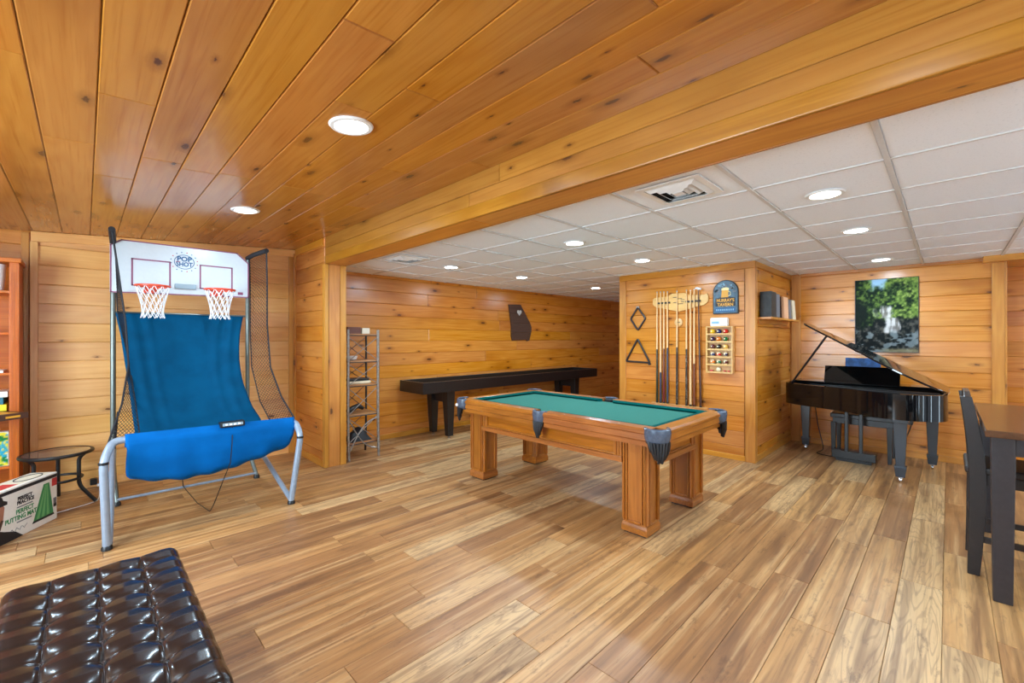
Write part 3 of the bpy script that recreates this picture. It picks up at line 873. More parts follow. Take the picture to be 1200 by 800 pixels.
# ================================================================== HOOP GAME
hx0, hx1 = .115, 1.285
hg = thing('basketball_hoop_game', 'folding arcade basketball game with blue ball ramp and two hoops', 'arcade game', (.70, 4.45, 0))
ux0, ux1, uy = .172, 1.178, 5.02
def bend(pts, r=.06, n=5):
    """round the corners of a polyline"""
    out = [Vector(pts[0])]
    for i in range(1, len(pts) - 1):
        a, b, c = Vector(pts[i - 1]), Vector(pts[i]), Vector(pts[i + 1])
        d0 = (a - b); d1 = (c - b); rr = min(r, d0.length * .45, d1.length * .45)
        p0 = b + d0.normalized() * rr; p1 = b + d1.normalized() * rr
        for k in range(n + 1):
            t = k / n; out.append(p0 * (1 - t) ** 2 + b * 2 * t * (1 - t) + p1 * t * t)
    out.append(Vector(pts[-1])); return out
fr = sub(MB().tube(bend([(hx0 - .01, 3.95, .032), (hx0 - .03, 3.84, .62), (hx0 + .02, 3.95, .72), (hx0 + .12, 3.95, .72), (hx1 - .10, 3.95, .70), (hx1, 3.95, .70), (hx1 + .01, 3.84, .60), (hx1 - .03, 3.95, .032)], .09), .024, 12).build('front_frame', 'grey_tube', hg))
for xx, zz in ((hx0 - .029, .60), (hx1 + .006, .58)):
    MB().lathe([(.0265, -.008), (.0265, .008)], (xx, 3.845, zz), 14).build('joint_collar', 'black', fr)
for xf, xu in ((hx0, ux0), (hx1 - .03, ux1)):
    MB().tube([(xf, 3.955, .034), (xu, 4.98, .46)], .021, 10).build('rear_strut', 'grey_tube', hg)
    MB().tube(bend([(xu, uy, 2.22), (xu, uy, .30), (xu + (.02 if xu < .5 else .06), 4.93, .028)], .1), .019, 10).build('upright', 'dark_tube', hg)
    MB().lathe([(.03, 0), (.03, .02), (.02, .035)], (xf - (.01 if xf < .5 else 0), 3.95, 0), 12).build('foot_cap', 'black', hg)
    MB().lathe([(.028, 0), (.028, .02), (.02, .035)], (xu + (.02 if xu < .5 else .06), 4.93, 0), 12).build('foot_cap', 'black', hg)
MB().tube([(ux0 + .02, 4.93, .05), (ux1 + .06, 4.93, .05)], .012, 8).build('floor_brace', 'grey_tube', hg)
MB().tube([(ux0, uy, 1.635), (ux1, uy, 1.635)], .010, 8).build('cross_bar', 'dark_tube', hg)
MB().tube([(ux0, 4.75, .56), (ux0 + .03, uy - .02, .78)], .008, 6).build('brace_wire', 'black', hg)
# ball ramp: backdrop falling from the cross bar, then the pouch under the front rail
import mathutils
ramp_pts = [(5.0, 1.63), (4.96, 1.45), (4.91, 1.2), (4.83, .98), (4.68, .76), (4.48, .60), (4.28, .52)]
def ramp(u, v):
    t = v * (len(ramp_pts) - 1); i = min(int(t), len(ramp_pts) - 2); f_ = t - i
    y = ramp_pts[i][0] * (1 - f_) + ramp_pts[i + 1][0] * f_; z = ramp_pts[i][1] * (1 - f_) + ramp_pts[i + 1][1] * f_
    xa = .185 + .10 * sin(min(1, v * 1.15) * pi * .5) ; xb = 1.135 - .06 * sin(min(1, v * 1.3) * pi) + .07 * v * v
    x = xa + (xb - xa) * u
    e = min(u, 1 - u)
    fold = .022 * math.exp(-((e - .10 - .05 * v) / .035) ** 2) * (1 - .5 * v) + .012 * math.exp(-((e - .22 - .05 * v) / .03) ** 2) + .010 * sin(u * 9 + v * 3) * v
    sag = .10 * sin(u * pi) * sin(v * pi)
    return (x, y - fold + sag * .4, z - sag * .25)
MB().grid(ramp, 44, 36).build('ramp_backdrop', 'blue_dark', hg, solid=.004)
pz_ = [(4.28, .52), (4.15, .46), (4.04, .445), (3.97, .49), (3.920, .60), (3.908, .70), (3.95, .762), (3.990, .71), (3.99, .66)]
def pouch(u, v):
    t = v * (len(pz_) - 1); i = min(int(t), len(pz_) - 2); f_ = t - i
    y = pz_[i][0] * (1 - f_) + pz_[i + 1][0] * f_; z = pz_[i][1] * (1 - f_) + pz_[i + 1][1] * f_
    wide = min(1.0, v * 1.6)
    top = min(1, max(0, (v - .38) * 5.5))
    x0 = .285 * (1 - wide) + (.145 + .05 * top) * wide; x1 = 1.205 * (1 - wide) + (1.275) * wide
    x = x0 + (x1 - x0) * u
    low = 1 - top
    z -= low * (.085 * sin(pi * u ** .8) - .04 * u + .02)
    z += -.02 * u * top + low * .006 * sin(u * 37) 
    y -= .012 * sin(u * pi) * low + .006 * sin(u * 23 + v * 5) * low
    return (x, y, z)
MB().grid(pouch, 48, 30).build('ball_pouch', 'blue', hg, solid=.004)
# backboard with cut corners
bz0, bz1, by = 1.80, 2.262, 4.985
bx0, bx1 = .150, 1.182
poly = [(bx0, bz0), (bx1, bz0 + .02), (bx1, bz1 - .09), (bx1 - .10, bz1), (bx0 + .07, bz1), (bx0, bz1 - .05)]
bd = sub(MB().prism(poly, by, by + .018, 1).build('backboard', 'board', hg, bevel=.002))
def outline(pts, w, mat, name, parent, y=by - .0012):
    m = MB(); n = len(pts)
    for k in range(n):
        a = Vector((pts[k][0], y, pts[k][1])); b = Vector((pts[(k + 1) % n][0], y, pts[(k + 1) % n][1]))
        d = (b - a).normalized() * w / 2
        m.beam(a - d, b + d, .002, w, up=(0, 1, 0)) if False else m.beam(a - d, b + d, w, .002, up=(0, 1, 0))
    return m.build(name, mat, parent)
outline([(p[0] + (.006 if p[0] < .6 else -.006), p[1] + (.006 if p[1] < 2 else -.006)) for p in poly], .010, 'purple', 'border_print', bd)
outline([(.292, 1.875), (.552, 1.875), (.552, 2.104), (.292, 2.104)], .012, 'purple', 'target_square', bd)
outline([(.778, 1.885), (1.035, 1.885), (1.035, 2.104), (.778, 2.104)], .012, 'purple', 'target_square', bd)
MB().box(.585, .745, by - .02, by + .002, 1.868, 1.912).build('score_display', 'grey_panel', bd, bevel=.003)
lc = (.657, 2.118)
ring_pts = [(lc[0] + .074 * cos(2 * pi * k / 28), lc[1] + .064 * sin(2 * pi * k / 28)) for k in range(28)]
outline(ring_pts, .005, 'navy_print', 'logo_ring', bd)
for dz in (.002,):
    MB().box(lc[0] - .062, lc[0] - .03, by - .002, by, lc[1] - .004, lc[1] + .002).box(lc[0] + .03, lc[0] + .062, by - .002, by, lc[1] - .006, lc[1]).build('logo_band', 'red_print', bd)
for k in range(16):
    a = 2 * pi * (k + .5) / 16; cx_, cz_ = lc[0] + .100 * cos(a), lc[1] + .088 * sin(a)
    MB().prism([(cx_ + .0075 * (1 if j % 2 == 0 else .45) * cos(2 * pi * j / 10 + pi / 2), cz_ + .0075 * (1 if j % 2 == 0 else .45) * sin(2 * pi * j / 10 + pi / 2)) for j in range(10)], by - .0015, by + .0005, 1).build('logo_star', 'navy_print' if k % 3 else 'red_print', bd)
text_part('POP', .060, face_y(lc[0], by - .002, lc[1] + .025), 'navy_print', bd, 'logo_lettering', .0022)
text_part('SHOT', .056, face_y(lc[0], by - .002, lc[1] - .023), 'navy_print', bd, 'logo_lettering', .0018, .85)
MB().box(1.085, 1.13, by - .002, by, 1.845, 1.872).build('corner_print', 'purple', bd)
for cx_, zz in ((.418, 1.862), (.905, 1.868)):
    cy_ = by - .155; r_ = .118
    rm = sub(MB().tube([(cx_ + r_ * cos(2 * pi * k / 28), cy_ + r_ * sin(2 * pi * k / 28), zz) for k in range(28)], .009, 8, True).build('hoop_rim', 'rim', hg))
    MB().box(cx_ - .05, cx_ + .05, cy_ + r_ - .004, by, zz - .012, zz + .008).box(cx_ - .05, cx_ + .05, by - .012, by, zz - .05, zz + .02).build('rim_bracket', 'rim', rm, bevel=.003)
    m = MB(); lev = [(.116, 0), (.104, -.055), (.088, -.115), (.076, -.175), (.072, -.23), (.082, -.275)]
    for s_ in (0, 1):
        for k in range(12):
            pts = []
            for q_, (rr, dz) in enumerate(lev):
                a = 2 * pi * (k + (q_ * .5 if s_ else -q_ * .5)) / 12
                pts.append((cx_ + rr * cos(a), cy_ + rr * sin(a), zz + dz))
            m.tube(pts, .0030, 5)
    m.build('hoop_net', 'cord_white', rm, kind='stuff')
# side nets: padded arm, black edge cord and mesh
def side_net(inner, outer, arm, name):
    ar = sub(MB().tube(arm, .022, 10).build('net_arm', 'net', hg))
    MB().tube(outer, .007, 6).build('edge_cord', 'net', hg)
    MB().tube(inner, .005, 6).build('edge_cord', 'net', hg)
    def samp(pl, t):
        t = t * (len(pl) - 1); i = min(int(t), len(pl) - 2); f_ = t - i
        return Vector(pl[i]) * (1 - f_) + Vector(pl[i + 1]) * f_
    m = MB(); N = 56; st = .12
    for k in range(-6, N):
        for dirn in (1, -1):
            a, b = k / N, k / N + st
            if dirn < 0: a, b = b, a
            pts = []
            for j in range(7):
                t = j / 6; s_ = a + (b - a) * t
                if 0 <= s_ <= 1: pts.append(samp(inner, s_) * (1 - t) + samp(outer, s_) * t)
            if len(pts) > 1: m.tube(pts, .0017, 3, caps=False)
    m.build('side_net', 'net', hg, kind='stuff')
outR = [(1.255, 4.66, 2.25), (1.272, 4.70, 1.97), (1.28, 4.73, 1.55), (1.28, 4.62, 1.13), (1.28, 4.29, .875), (1.28, 3.96, .73)]
inR = [(ux1 + .015, 5.0, 2.22), (ux1 + .02, 5.0, 1.9), (ux1 + .02, 5.0, 1.5), (ux1 + .02, 4.95, 1.13), (1.21, 4.70, .80), (1.22, 4.30, .60)]
side_net(inR, outR, [(ux1, 5.02, 2.225), (1.2, 4.9, 2.245), (1.255, 4.65, 2.262)], 'right')
outL = [(.152, 4.66, 2.275), (.193, 4.68, 1.93), (.235, 4.70, 1.55), (.25, 4.62, 1.2), (.196, 4.29, .93), (.112, 3.95, .71)]
inL = [(ux0 + .01, 5.0, 2.22), (.19, 5.0, 1.9), (.20, 5.0, 1.6), (.27, 4.93, 1.2), (.30, 4.76, .88), (.31, 4.42, .60)]
side_net(inL, outL, [(ux0, 5.02, 2.225), (.165, 4.9, 2.25), (.152, 4.65, 2.275)], 'left')
# score box clipped on the front rail and its cable
ct_ = sub(MB().box(.735, .90, 3.905, 3.97, .725, .765).build('control_box', 'black', hg, bevel=.006))
MB().box(.75, .885, 3.9025, 3.906, .737, .757).build('button_strip', 'grey_panel', ct_)
for k in range(4): MB().box(.768 + k * .028, .784 + k * .028, 3.900, 3.904, .740, .753).build('button', 'white', ct_)
MB().tube([(.82, 3.93, .73), (.81, 3.895, .60), (.80, 3.90, .45), (.77, 3.99, .30), (.73, 4.1, .10), (.72, 4.2, .012), (.68, 4.5, .012), (.64, 4.92, .06), (.63, 5.0, .3)], .0035, 6).build('cable', 'black', hg)

# ================================================================== PIANO
pn_out = [(6.75, 0.0), (6.75, 1.40), (6.12, 1.40)]
def bez(p0, p1, p2, p3, n):
    r_ = []
    for k in range(1, n + 1):
        t = k / n; a = (1 - t) ** 3; b = 3 * (1 - t) ** 2 * t; c = 3 * (1 - t) * t * t; d = t ** 3
        r_.append((a * p0[0] + b * p1[0] + c * p2[0] + d * p3[0], a * p0[1] + b * p1[1] + c * p2[1] + d * p3[1]))
    return r_
pn_out += bez((6.12, 1.40), (5.96, 1.40), (5.90, 1.16), (5.76, .86), 9)
pn_out += bez((5.76, .86), (5.66, .66), (5.50, .56), (5.50, .36), 7)
pn_out += bez((5.50, .36), (5.50, .12), (5.62, .0), (5.80, 0.0), 8)
pi_ = thing('grand_piano', 'black lacquered baby grand piano with its lid propped open', 'piano', (6.15, .70, 0))
PZ0, PZ1 = .635, .88
def inset(poly, d):
    n = len(poly); out = []
    for k in range(n):
        a, b, c = Vector(poly[k - 1]), Vector(poly[k]), Vector(poly[(k + 1) % n])
        e0 = (b - a).normalized(); e1 = (c - b).normalized()
        nrm = Vector((-(e0.y + e1.y), e0.x + e1.x))
        nrm = nrm.normalized() if nrm.length > 1e-6 else Vector((-e0.y, e0.x))
        out.append(tuple(b + nrm * d))
    return out
cen = (6.2, .6)
def shrink(poly, d): return inset(poly, d)
rim = MB(); n = len(pn_out); inn = shrink(pn_out, .03)
ok_in = (Vector(inn[0]) - Vector(cen)).length < (Vector(pn_out[0]) - Vector(cen)).length
if not ok_in: inn = shrink(pn_out, -.03)
vs = []
for poly, z in ((pn_out, PZ0), (pn_out, PZ1), (inn, PZ1), (inn, PZ0 + .12)): vs += [(a, b, z) for (a, b) in poly]
fs = []
for lv in range(3):
    for k in range(n): fs.append((lv * n + k, lv * n + (k + 1) % n, (lv + 1) * n + (k + 1) % n, (lv + 1) * n + k))
fs.append(tuple(range(n))[::-1])
rim.add(vs, fs, True)
rim.build('case_rim', 'lacquer', pi_)
MB().prism(inn, PZ0 + .12, PZ0 + .16).build('soundboard', 'black_lam', pi_)
MB().box(6.42, 6.72, .04, 1.36, PZ1 - .03, PZ1 + .004).build('fallboard', 'lacquer', pi_, bevel=.004)
for k in range(3):
    MB().box(5.7 + k * .18, 5.74 + k * .18, .06, .55 + .22 * k, PZ1 - .07, PZ1 - .02).build('frame_strut', 'iron_dark', pi_)
# key bed on the far side
MB().box(6.70, 6.86, .10, 1.30, PZ0 + .02, PZ0 + .06).build('key_bed', 'lacquer', pi_, bevel=.003)
MB().box(6.72, 6.85, .15, 1.25, PZ0 + .06, PZ0 + .085).build('keys', 'ivory', pi_)
# lid: same outline, hinged on the straight side and raised
th = radians(29.6); hz = PZ1 + .008
lid_poly = [(a, b) for (a, b) in pn_out if True]
lid_poly = [(min(a, 6.40), b) for (a, b) in lid_poly]
vs = []
for dz in (0, .018):
    for (a, b) in lid_poly: vs.append((a, b * cos(th) - dz * sin(th), hz + b * sin(th) + dz * cos(th)))
n = len(lid_poly)
MB().add(vs, [tuple(range(n))[::-1], tuple(range(n, 2 * n))] + [(k, (k + 1) % n, n + (k + 1) % n, n + k) for k in range(n)]).build('lid', 'lacquer', pi_, bevel=.004)
for xx in (5.95, 6.3): MB().tube([(xx - .04, -.004, hz), (xx + .04, -.004, hz)], .007, 8).build('lid_hinge', 'chrome', pi_)
yb_ = 1.13 * cos(th)
MB().tube([(6.08, 1.335, PZ1 - .01), (6.08, yb_, hz + 1.13 * sin(th))], .011, 8).build('lid_prop', 'ebony_dark', pi_)
# music desk
MB().add([(6.30, .37, .885), (6.30, 1.05, .885), (6.38, 1.05, 1.085), (6.38, .37, 1.085), (6.318, .37, .88), (6.318, 1.05, .88), (6.398, 1.05, 1.08), (6.398, .37, 1.08)],
         [(0, 1, 2, 3), (7, 6, 5, 4), (0, 4, 5, 1), (1, 5, 6, 2), (2, 6, 7, 3), (3, 7, 4, 0)]).build('music_desk', 'lacquer', pi_, bevel=.004)
for (lx, ly) in ((6.56, 1.28), (6.50, .12), (5.69, .33)):
    lg = sub(MB().taper((lx, ly), .034, .034, .155, (lx, ly), .052, .052, PZ0 - .05).box(lx - .062, lx + .062, ly - .062, ly + .062, PZ0 - .05, PZ0 + .005).build('leg', 'ebony_leg_daylit', pi_, bevel=.004))
    MB().taper((lx, ly), .034, .034, .055, (lx, ly), .046, .046, .15).box(lx - .046, lx + .046, ly - .046, ly + .046, .15, .162).build('leg_block', 'ebony_leg_daylit', lg, bevel=.003)
    MB().lathe([(.012, -.011), (.024, -.009), (.024, .009), (.012, .011)], (lx, ly, .024), 14, 1).box(lx - .012, lx + .012, ly - .015, ly + .015, .035, .058).build('castor', 'chrome', lg)
# pedal lyre
for yy in (.825, .695): MB().box(6.22, 6.255, yy - .017, yy + .017, .11, PZ0 + .01).build('lyre_post', 'ebony_dark', pi_, bevel=.004)
MB().box(6.20, 6.30, .56, .96, .03, .118).build('lyre_box', 'ebony_dark', pi_, bevel=.006)
for yy in (.66, .76, .86): MB().box(6.29, 6.37, yy - .012, yy + .012, .045, .06).build('pedal', 'chrome', pi_, bevel=.004)
MB().box(6.205, 6.225, .60, .92, .0, .03).build('lyre_foot', 'black', pi_)

bn = thing('piano_bench', 'black wooden piano bench tucked under the grand piano', 'bench', (6.58, .64, 0))
MB().box(6.37, 6.80, .27, 1.0, .47, .52).build('seat', 'ebony_dark', bn, bevel=.008)
MB().box(6.40, 6.77, .42, .98, .40, .47).build('apron', 'ebony_dark', bn, bevel=.003)
for lx in (6.40, 6.76):
    for ly in (.46, .97): MB().taper((lx, ly), .018, .018, 0, (lx, ly), .026, .026, .41).build('leg', 'ebony_dark', bn, bevel=.003)
single(MB().prism([(6.43, .885), (6.455, .885), (6.535, 1.175), (6.51, 1.18)], .545, .87, 1), 'music_book', 'blue_book', 'blue covered music book leaning behind the piano music desk', 'book', bevel=.002)
cb = MB().tube(bend([(6.62, 1.20, .60), (6.70, 1.18, .30), (6.62, 1.1, .012), (6.35, 1.15, .010), (6.30, .95, .010), (6.5, .80, .010)], .08), .005, 6)
cb.build('power_cord', 'black', pi_)
cb = MB().tube(bend([(6.70, .28, .62), (6.78, .30, .40), (6.86, .36, .20), (6.93, .42, .10)], .08), .005, 6)
cb.build('power_cord', 'black', pi_)

# ================================================================== OTTOMAN
OX0, OX1, OY0, OY1, OZ = -.235, .318, 1.47, 2.62, .42
ot = thing('ottoman', 'dark brown tufted leather ottoman bench in the foreground', 'ottoman', ((OX0 + OX1) / 2, (OY0 + OY1) / 2, 0))
NCOL, NROW = 4, 9
def seam(t, n):                      # distance to the nearest inner seam, in cells
    c = t * n; k = round(c)
    if k <= 0 or k >= n: return .5
    return abs(c - k)
def top(u, v):
    r_ = .045
    px_, py_ = u, v
    x = OX0 + (OX1 - OX0) * u; y = OY0 + (OY1 - OY0) * v
    du, dv = seam(u, NCOL), seam(v, NROW)
    ex = min(u, 1 - u) * (OX1 - OX0); ey = min(v, 1 - v) * (OY1 - OY0)
    z = OZ
    fe = max(0, min(1, (ex - .012) / .07)) * max(0, min(1, (ey - .012) / .07))
    z -= fe * (.0055 * math.exp(-(du / .04) ** 2) + .004 * math.exp(-(dv / .06) ** 2))
    z -= fe * .013 * math.exp(-((du / .20) ** 2 + (dv / .26) ** 2))
    z += .006 * (min(du, .5) * min(dv, .5) * 4)
    if ex < r_: z -= r_ - sqrt(max(0, r_ * r_ - (r_ - ex) ** 2))
    if ey < r_: z -= r_ - sqrt(max(0, r_ * r_ - (r_ - ey) ** 2))
    return (x, y, z)
def warp(t, k=.06):                  # crowd samples to the rounded border
    return t
NU, NV = 112, 200
m = MB()
m.grid(top, NU, NV)
ou = m.build('tufted_cushion', 'leather', ot)
# side skirts follow the border of the top
m = MB()
H0 = .10
def skirt(u, v, side):
    t = u
    p = {0: top(t, 0), 1: top(1, t), 2: top(1 - t, 1), 3: top(0, 1 - t)}[side]
    z = p[2] * (1 - v) + H0 * v
    bul = .012 * sin(pi * v)
    d = {0: (0, -1), 1: (1, 0), 2: (0, 1), 3: (-1, 0)}[side]
    return (p[0] + d[0] * bul, p[1] + d[1] * bul, z)
for sd in range(4): m.grid(lambda u, v, sd=sd: skirt(u, v, sd), 40, 10)
m.add([(OX0, OY0, H0), (OX1, OY0, H0), (OX1, OY1, H0), (OX0, OY1, H0)], [(0, 1, 2, 3)])
m.build('side_panel', 'leather', ot)
for i in range(1, NCOL):
    for j in range(1, NROW):
        p = top(i / NCOL, j / NROW)
        MB().sphere((p[0], p[1], p[2] + .001), .009, 10, 6, .55).build('tuft_button', 'leather_trim', ot)
for i in range(1, NCOL):
    m = MB()
    m.tube([(lambda p: (p[0], p[1], p[2] + .0008))(top(i / NCOL, .03 + .94 * k / 120)) for k in range(121)], .0012, 4)
    m.build('seam', 'leather_trim', ot)
for (x, y) in ((OX0 + .05, OY0 + .05), (OX1 - .05, OY0 + .05), (OX0 + .05, OY1 - .05), (OX1 - .05, OY1 - .05)):
    MB().taper((x, y), .018, .018, 0, (x, y), .028, .028, H0 + .01).build('leg', 'espresso', ot, bevel=.003)

# ================================================================== DINING TABLE + CHAIR
dt = thing('dining_table', 'tall dark dining table with brown top at the right edge', 'table', (4.1, -.7, 0))
MB().box(3.40, 4.80, -1.25, -.138, .888, .925).build('table_top', 'table_top', dt, bevel=.004)
for (x0, x1, y0, y1) in ((3.47, 4.73, -.215, -.19), (3.47, 4.73, -1.19, -1.165), (3.47, 3.495, -1.19, -.19), (4.705, 4.73, -1.19, -.19)):
    MB().box(x0, x1, y0, y1, .79, .888).build('apron', 'espresso', dt, bevel=.002)
for lx in (3.505, 4.695):
    for ly in (-.205, -1.17):
        MB().taper((lx, ly), .036, .036, 0, (lx, ly), .045, .045, .888).build('leg', 'espresso', dt, bevel=.005)
def chair(cx, label):
    t = thing('dining_chair', label, 'chair', (cx, -.30, 0))
    w = .20
    def curve(x, z):      # back post leans out below and above
        return -.122 + .050 * max(0, (z - .62) / .45) ** 1.5 + .016 * max(0, (.5 - z) / .5) ** 1.5
    for s_ in (-1, 1):
        m = MB(); zz = [1.06 * k / 16 for k in range(17)]; xp = cx + s_ * w
        hd = lambda z: .026 + .010 * sin(pi * min(1, z / 1.06))
        vs = [(xp + a * .02, curve(0, z) + b * hd(z), z) for z in zz for (a, b) in ((-1, -1), (1, -1), (1, 1), (-1, 1))]
        fs = [(k * 4 + q, k * 4 + (q + 1) % 4, k * 4 + 4 + (q + 1) % 4, k * 4 + 4 + q) for k in range(16) for q in range(4)]
        m.add(vs, fs + [(3, 2, 1, 0), (64, 65, 66, 67)], True)
        m.build('back_post', 'espresso_chair', t, bevel=.003)
        m = MB().taper((cx + s_ * (w - .01), -.50), .018, .018, 0, (cx + s_ * (w - .01), -.50), .022, .022, .60)
        m.build('front_leg', 'espresso_chair', t, bevel=.003)
        MB().box(cx + s_ * w - .01, cx + s_ * w + .01, -.49, -.09, .20, .235).build('stretcher', 'espresso_chair', t, bevel=.002)
    MB().box(cx - w + .02, cx + w - .02, -.505, -.485, .22, .25).build('stretcher', 'espresso_chair', t, bevel=.002)
    MB().box(cx - w + .02, cx + w - .02, -.11, -.09, .30, .33).build('stretcher', 'espresso_chair', t, bevel=.002)
    for z in (.76, .85, .94):
        MB().box(cx - w + .02, cx + w - .02, curve(0, z) - .008, curve(0, z) + .008, z - .022, z + .022).build('back_slat', 'espresso_chair', t, bevel=.003)
    MB().prism([(cx - w - .018, 1.0), (cx + w + .018, 1.0), (cx + w + .018, 1.06), (cx + .12, 1.085), (cx - .12, 1.085), (cx - w - .018, 1.06)], curve(0, 1.03) - .014, curve(0, 1.03) + .014, 1).build('crest_rail', 'espresso_chair', t, bevel=.004)
    MB().box(cx - w - .01, cx + w + .01, -.53, -.07, .60, .645).build('seat', 'espresso_chair', t, bevel=.012)
    MB().box(cx - w, cx + w, -.52, -.10, .54, .60).build('seat_frame', 'espresso_chair', t, bevel=.003)
chair(3.99, 'dark wooden ladder back counter chair tucked under the dining table')

# ================================================================== CUE WALL
WX = XK - .001          # face of the siding
# wall rack: scalloped board with two clip bars, small hook plate, foot rest
cr = thing('cue_rack', 'pale wooden scalloped cue rack board on the pine wall', 'cue rack', (XK, 2.40, .57))
prof = [(2.765, 1.86), (2.765, 1.925), (2.74, 1.945), (2.56, 1.955), (2.50, 1.985), (2.34, 1.985), (2.28, 1.955), (2.10, 1.945), (2.06, 1.96), (2.045, 1.93), (2.045, 1.86),
        (2.09, 1.82), (2.20, 1.80), (2.30, 1.775), (2.41, 1.75), (2.52, 1.775), (2.61, 1.80), (2.72, 1.82)]
bdp = sub(MB().prism(prof, WX - .019, WX - .001, 0).build('back_board', 'maple', cr, bevel=.004))
for (ya, yb) in ((2.52, 2.70), (2.13, 2.32)):
    MB().box(WX - .040, WX - .019, ya, yb, 1.862, 1.882).build('clip_bar', 'iron_dark', bdp, bevel=.003)
for k, (yy, zz, w) in enumerate(((2.46, 1.935, .05), (2.40, 1.915, .07), (2.36, 1.90, .05), (2.45, 1.87, .06), (2.39, 1.85, .07), (2.36, 1.875, .04))):
    MB().box(WX - .0205, WX - .0188, yy - w / 2, yy + w / 2, zz - .004, zz + .004).build('carved_mark', 'p_beard', bdp)
MB().lathe([(.048, 0), (.052, .003), (.052, .013), (.046, .016)], (WX - .017, 2.415, 1.615), 20, 0).build('hook_plate', 'maple', cr)
for d in (-.02, .0, .02): MB().box(WX - .03, WX - .017, 2.415 + d - .003, 2.415 + d + .003, 1.61, 1.62).build('hook', 'iron_dark', cr)
ft = sub(MB().box(WX - .075, WX - .001, 2.05, 2.76, .55, .572).build('foot_rest', 'maple', cr, bevel=.004))
def cue(y, ztop, zb, shaft, butt, wrap, label, lean=0.0, cut=1.25, cut2=None, butt2=None, thick=1.0):
    t = thing('pool_cue', label, 'pool cue', (WX - .043, y, zb), 'pool cues hanging on the wall rack')
    xc = WX - .043
    def r(z): return (.006 + (.0145 - .006) * (ztop - z) / (ztop - zb)) * thick
    def seg(z0, z1, name, mat):
        f = lambda z: (xc, y + lean * (ztop - z) / (ztop - zb), z)
        MB().tube([f(z0), f((z0 + z1) / 2), f(z1)], [r(z0), r((z0 + z1) / 2), r(z1)], 10).build(name, mat, t)
    seg(ztop - .012, ztop, 'tip', wrap)
    seg(cut, ztop - .012, 'shaft', shaft)
    if cut2:
        seg(cut2, cut, 'forearm', butt); seg(zb + .02, cut2, 'grip', butt2)
    else: seg(zb + .02, cut, 'grip', butt)
    seg(zb, zb + .02, 'butt_cap', 'black')
M['cue_maple'] = plain('cue_maple', lin(232, 190, 132), .3, nz=.05)
M['cue_green'] = plain('dark_green_lacquer', lin(34, 44, 24), .25)
M['cue_red'] = plain('dark_red_lacquer', lin(116, 34, 30), .25)
M['cue_blue'] = plain('slate_lacquer', lin(58, 62, 76), .25)
M['cue_brown'] = plain('brown_lacquer', lin(122, 66, 40), .25)
M['cue_dark'] = plain('dark_walnut_lacquer', lin(70, 36, 26), .25)
def band_mat():
    n = NT('camouflage_wrap')
    v, r_ = n.objpos(2)
    f = n.noise(n.vmath('MULTIPLY', v, (16, 30, 30)), 1.0, 3.0, .6)
    return n.fin(n.ramp(f, [(0, lin(24, 22, 20)), (.47, lin(30, 28, 24)), (.52, lin(110, 98, 80)), (.58, lin(40, 36, 32)), (.64, lin(170, 160, 140))], 'CONSTANT'), .4)
M['camo'] = band_mat()
zb = .573
cue(2.690, 2.024, zb, 'cue_maple', 'cue_green', 'p_skyblue', 'pool cue with dark green butt, leftmost on the wall rack', cut=1.27)
cue(2.641, 2.020, zb, 'cue_maple', 'cue_maple', 'p_skyblue', 'pool cue with pale shaft and slate butt, second from the left', cut=1.27, cut2=.97, butt2='cue_blue')
cue(2.596, 2.018, zb, 'cue_maple', 'cue_brown', 'p_skyblue', 'pool cue with dark red butt, third from the left', cut=1.28, cut2=.97, butt2='cue_red')
cue(2.548, 2.015, zb, 'cue_maple', 'cue_blue', 'p_skyblue', 'pool cue with grey blue butt, fourth from the left', cut=1.29, cut2=.97, butt2='cue_blue')
cue(2.422, 2.015, zb, 'cue_maple', 'camo', 'p_skyblue', 'lone pool cue with black mottled butt in the middle of the rack', cut=1.30)
cue(2.300, 2.018, zb, 'cue_maple', 'camo', 'p_skyblue', 'pool cue with black mottled butt, first of the right hand four', cut=1.28)
cue(2.250, 2.012, zb, 'cue_maple', 'cue_maple', 'white', 'plain pale pool cue beside the mottled one on the right', cut=1.2)
cue(2.205, 2.020, zb, 'cue_maple', 'cue_brown', 'white', 'pool cue with pale shaft and brown butt near the right end', cut=1.1)
cue(2.155, 2.016, zb, 'cue_dark', 'cue_dark', 'white', 'dark walnut pool cue with a pale bridge tip, rightmost', lean=-.03, cut=1.2)
# white bridge head on top of the last cue
MB().tube([(WX - .043, 2.19, 2.025), (WX - .043, 2.165, 2.03), (WX - .043, 2.12, 2.012)], .012, 8).build('bridge_head', 'white', bpy.data.objects['pool_cue.008'])

def rounded_frame(pts, r, name, mat, label, cat):
    p3 = []
    n = len(pts)
    for k in range(n):
        a, b, c = Vector(pts[k - 1]), Vector(pts[k]), Vector(pts[(k + 1) % n])
        d0 = (a - b).normalized() * .025; d1 = (c - b).normalized() * .025
        for t in (0, .25, .5, .75, 1):
            q = (b + d0) * (1 - t) ** 2 + b * 2 * t * (1 - t) + (b + d1) * t * t
            p3.append((WX - .016, q[0], q[1]))
    return single(MB().tube(p3, r, 8, True), name, mat, label, cat, origin=(WX, pts[0][0], min(p[1] for p in pts)))
dr = rounded_frame([(2.982, 1.835), (2.868, 1.68), (2.982, 1.522), (3.092, 1.68)], .012, 'diamond_rack', 'espresso', 'dark diamond shaped nine ball rack hanging on the pine wall', 'ball rack')
MB().box(WX - .024, WX - .001, 2.96, 3.005, 1.815, 1.85).build('hanger', 'iron', dr, bevel=.003)
tr = rounded_frame([(2.985, 1.405), (2.805, 1.085), (3.162, 1.095)], .013, 'triangle_rack', 'iron_dark', 'dark triangular ball rack hanging below the diamond rack', 'ball rack')
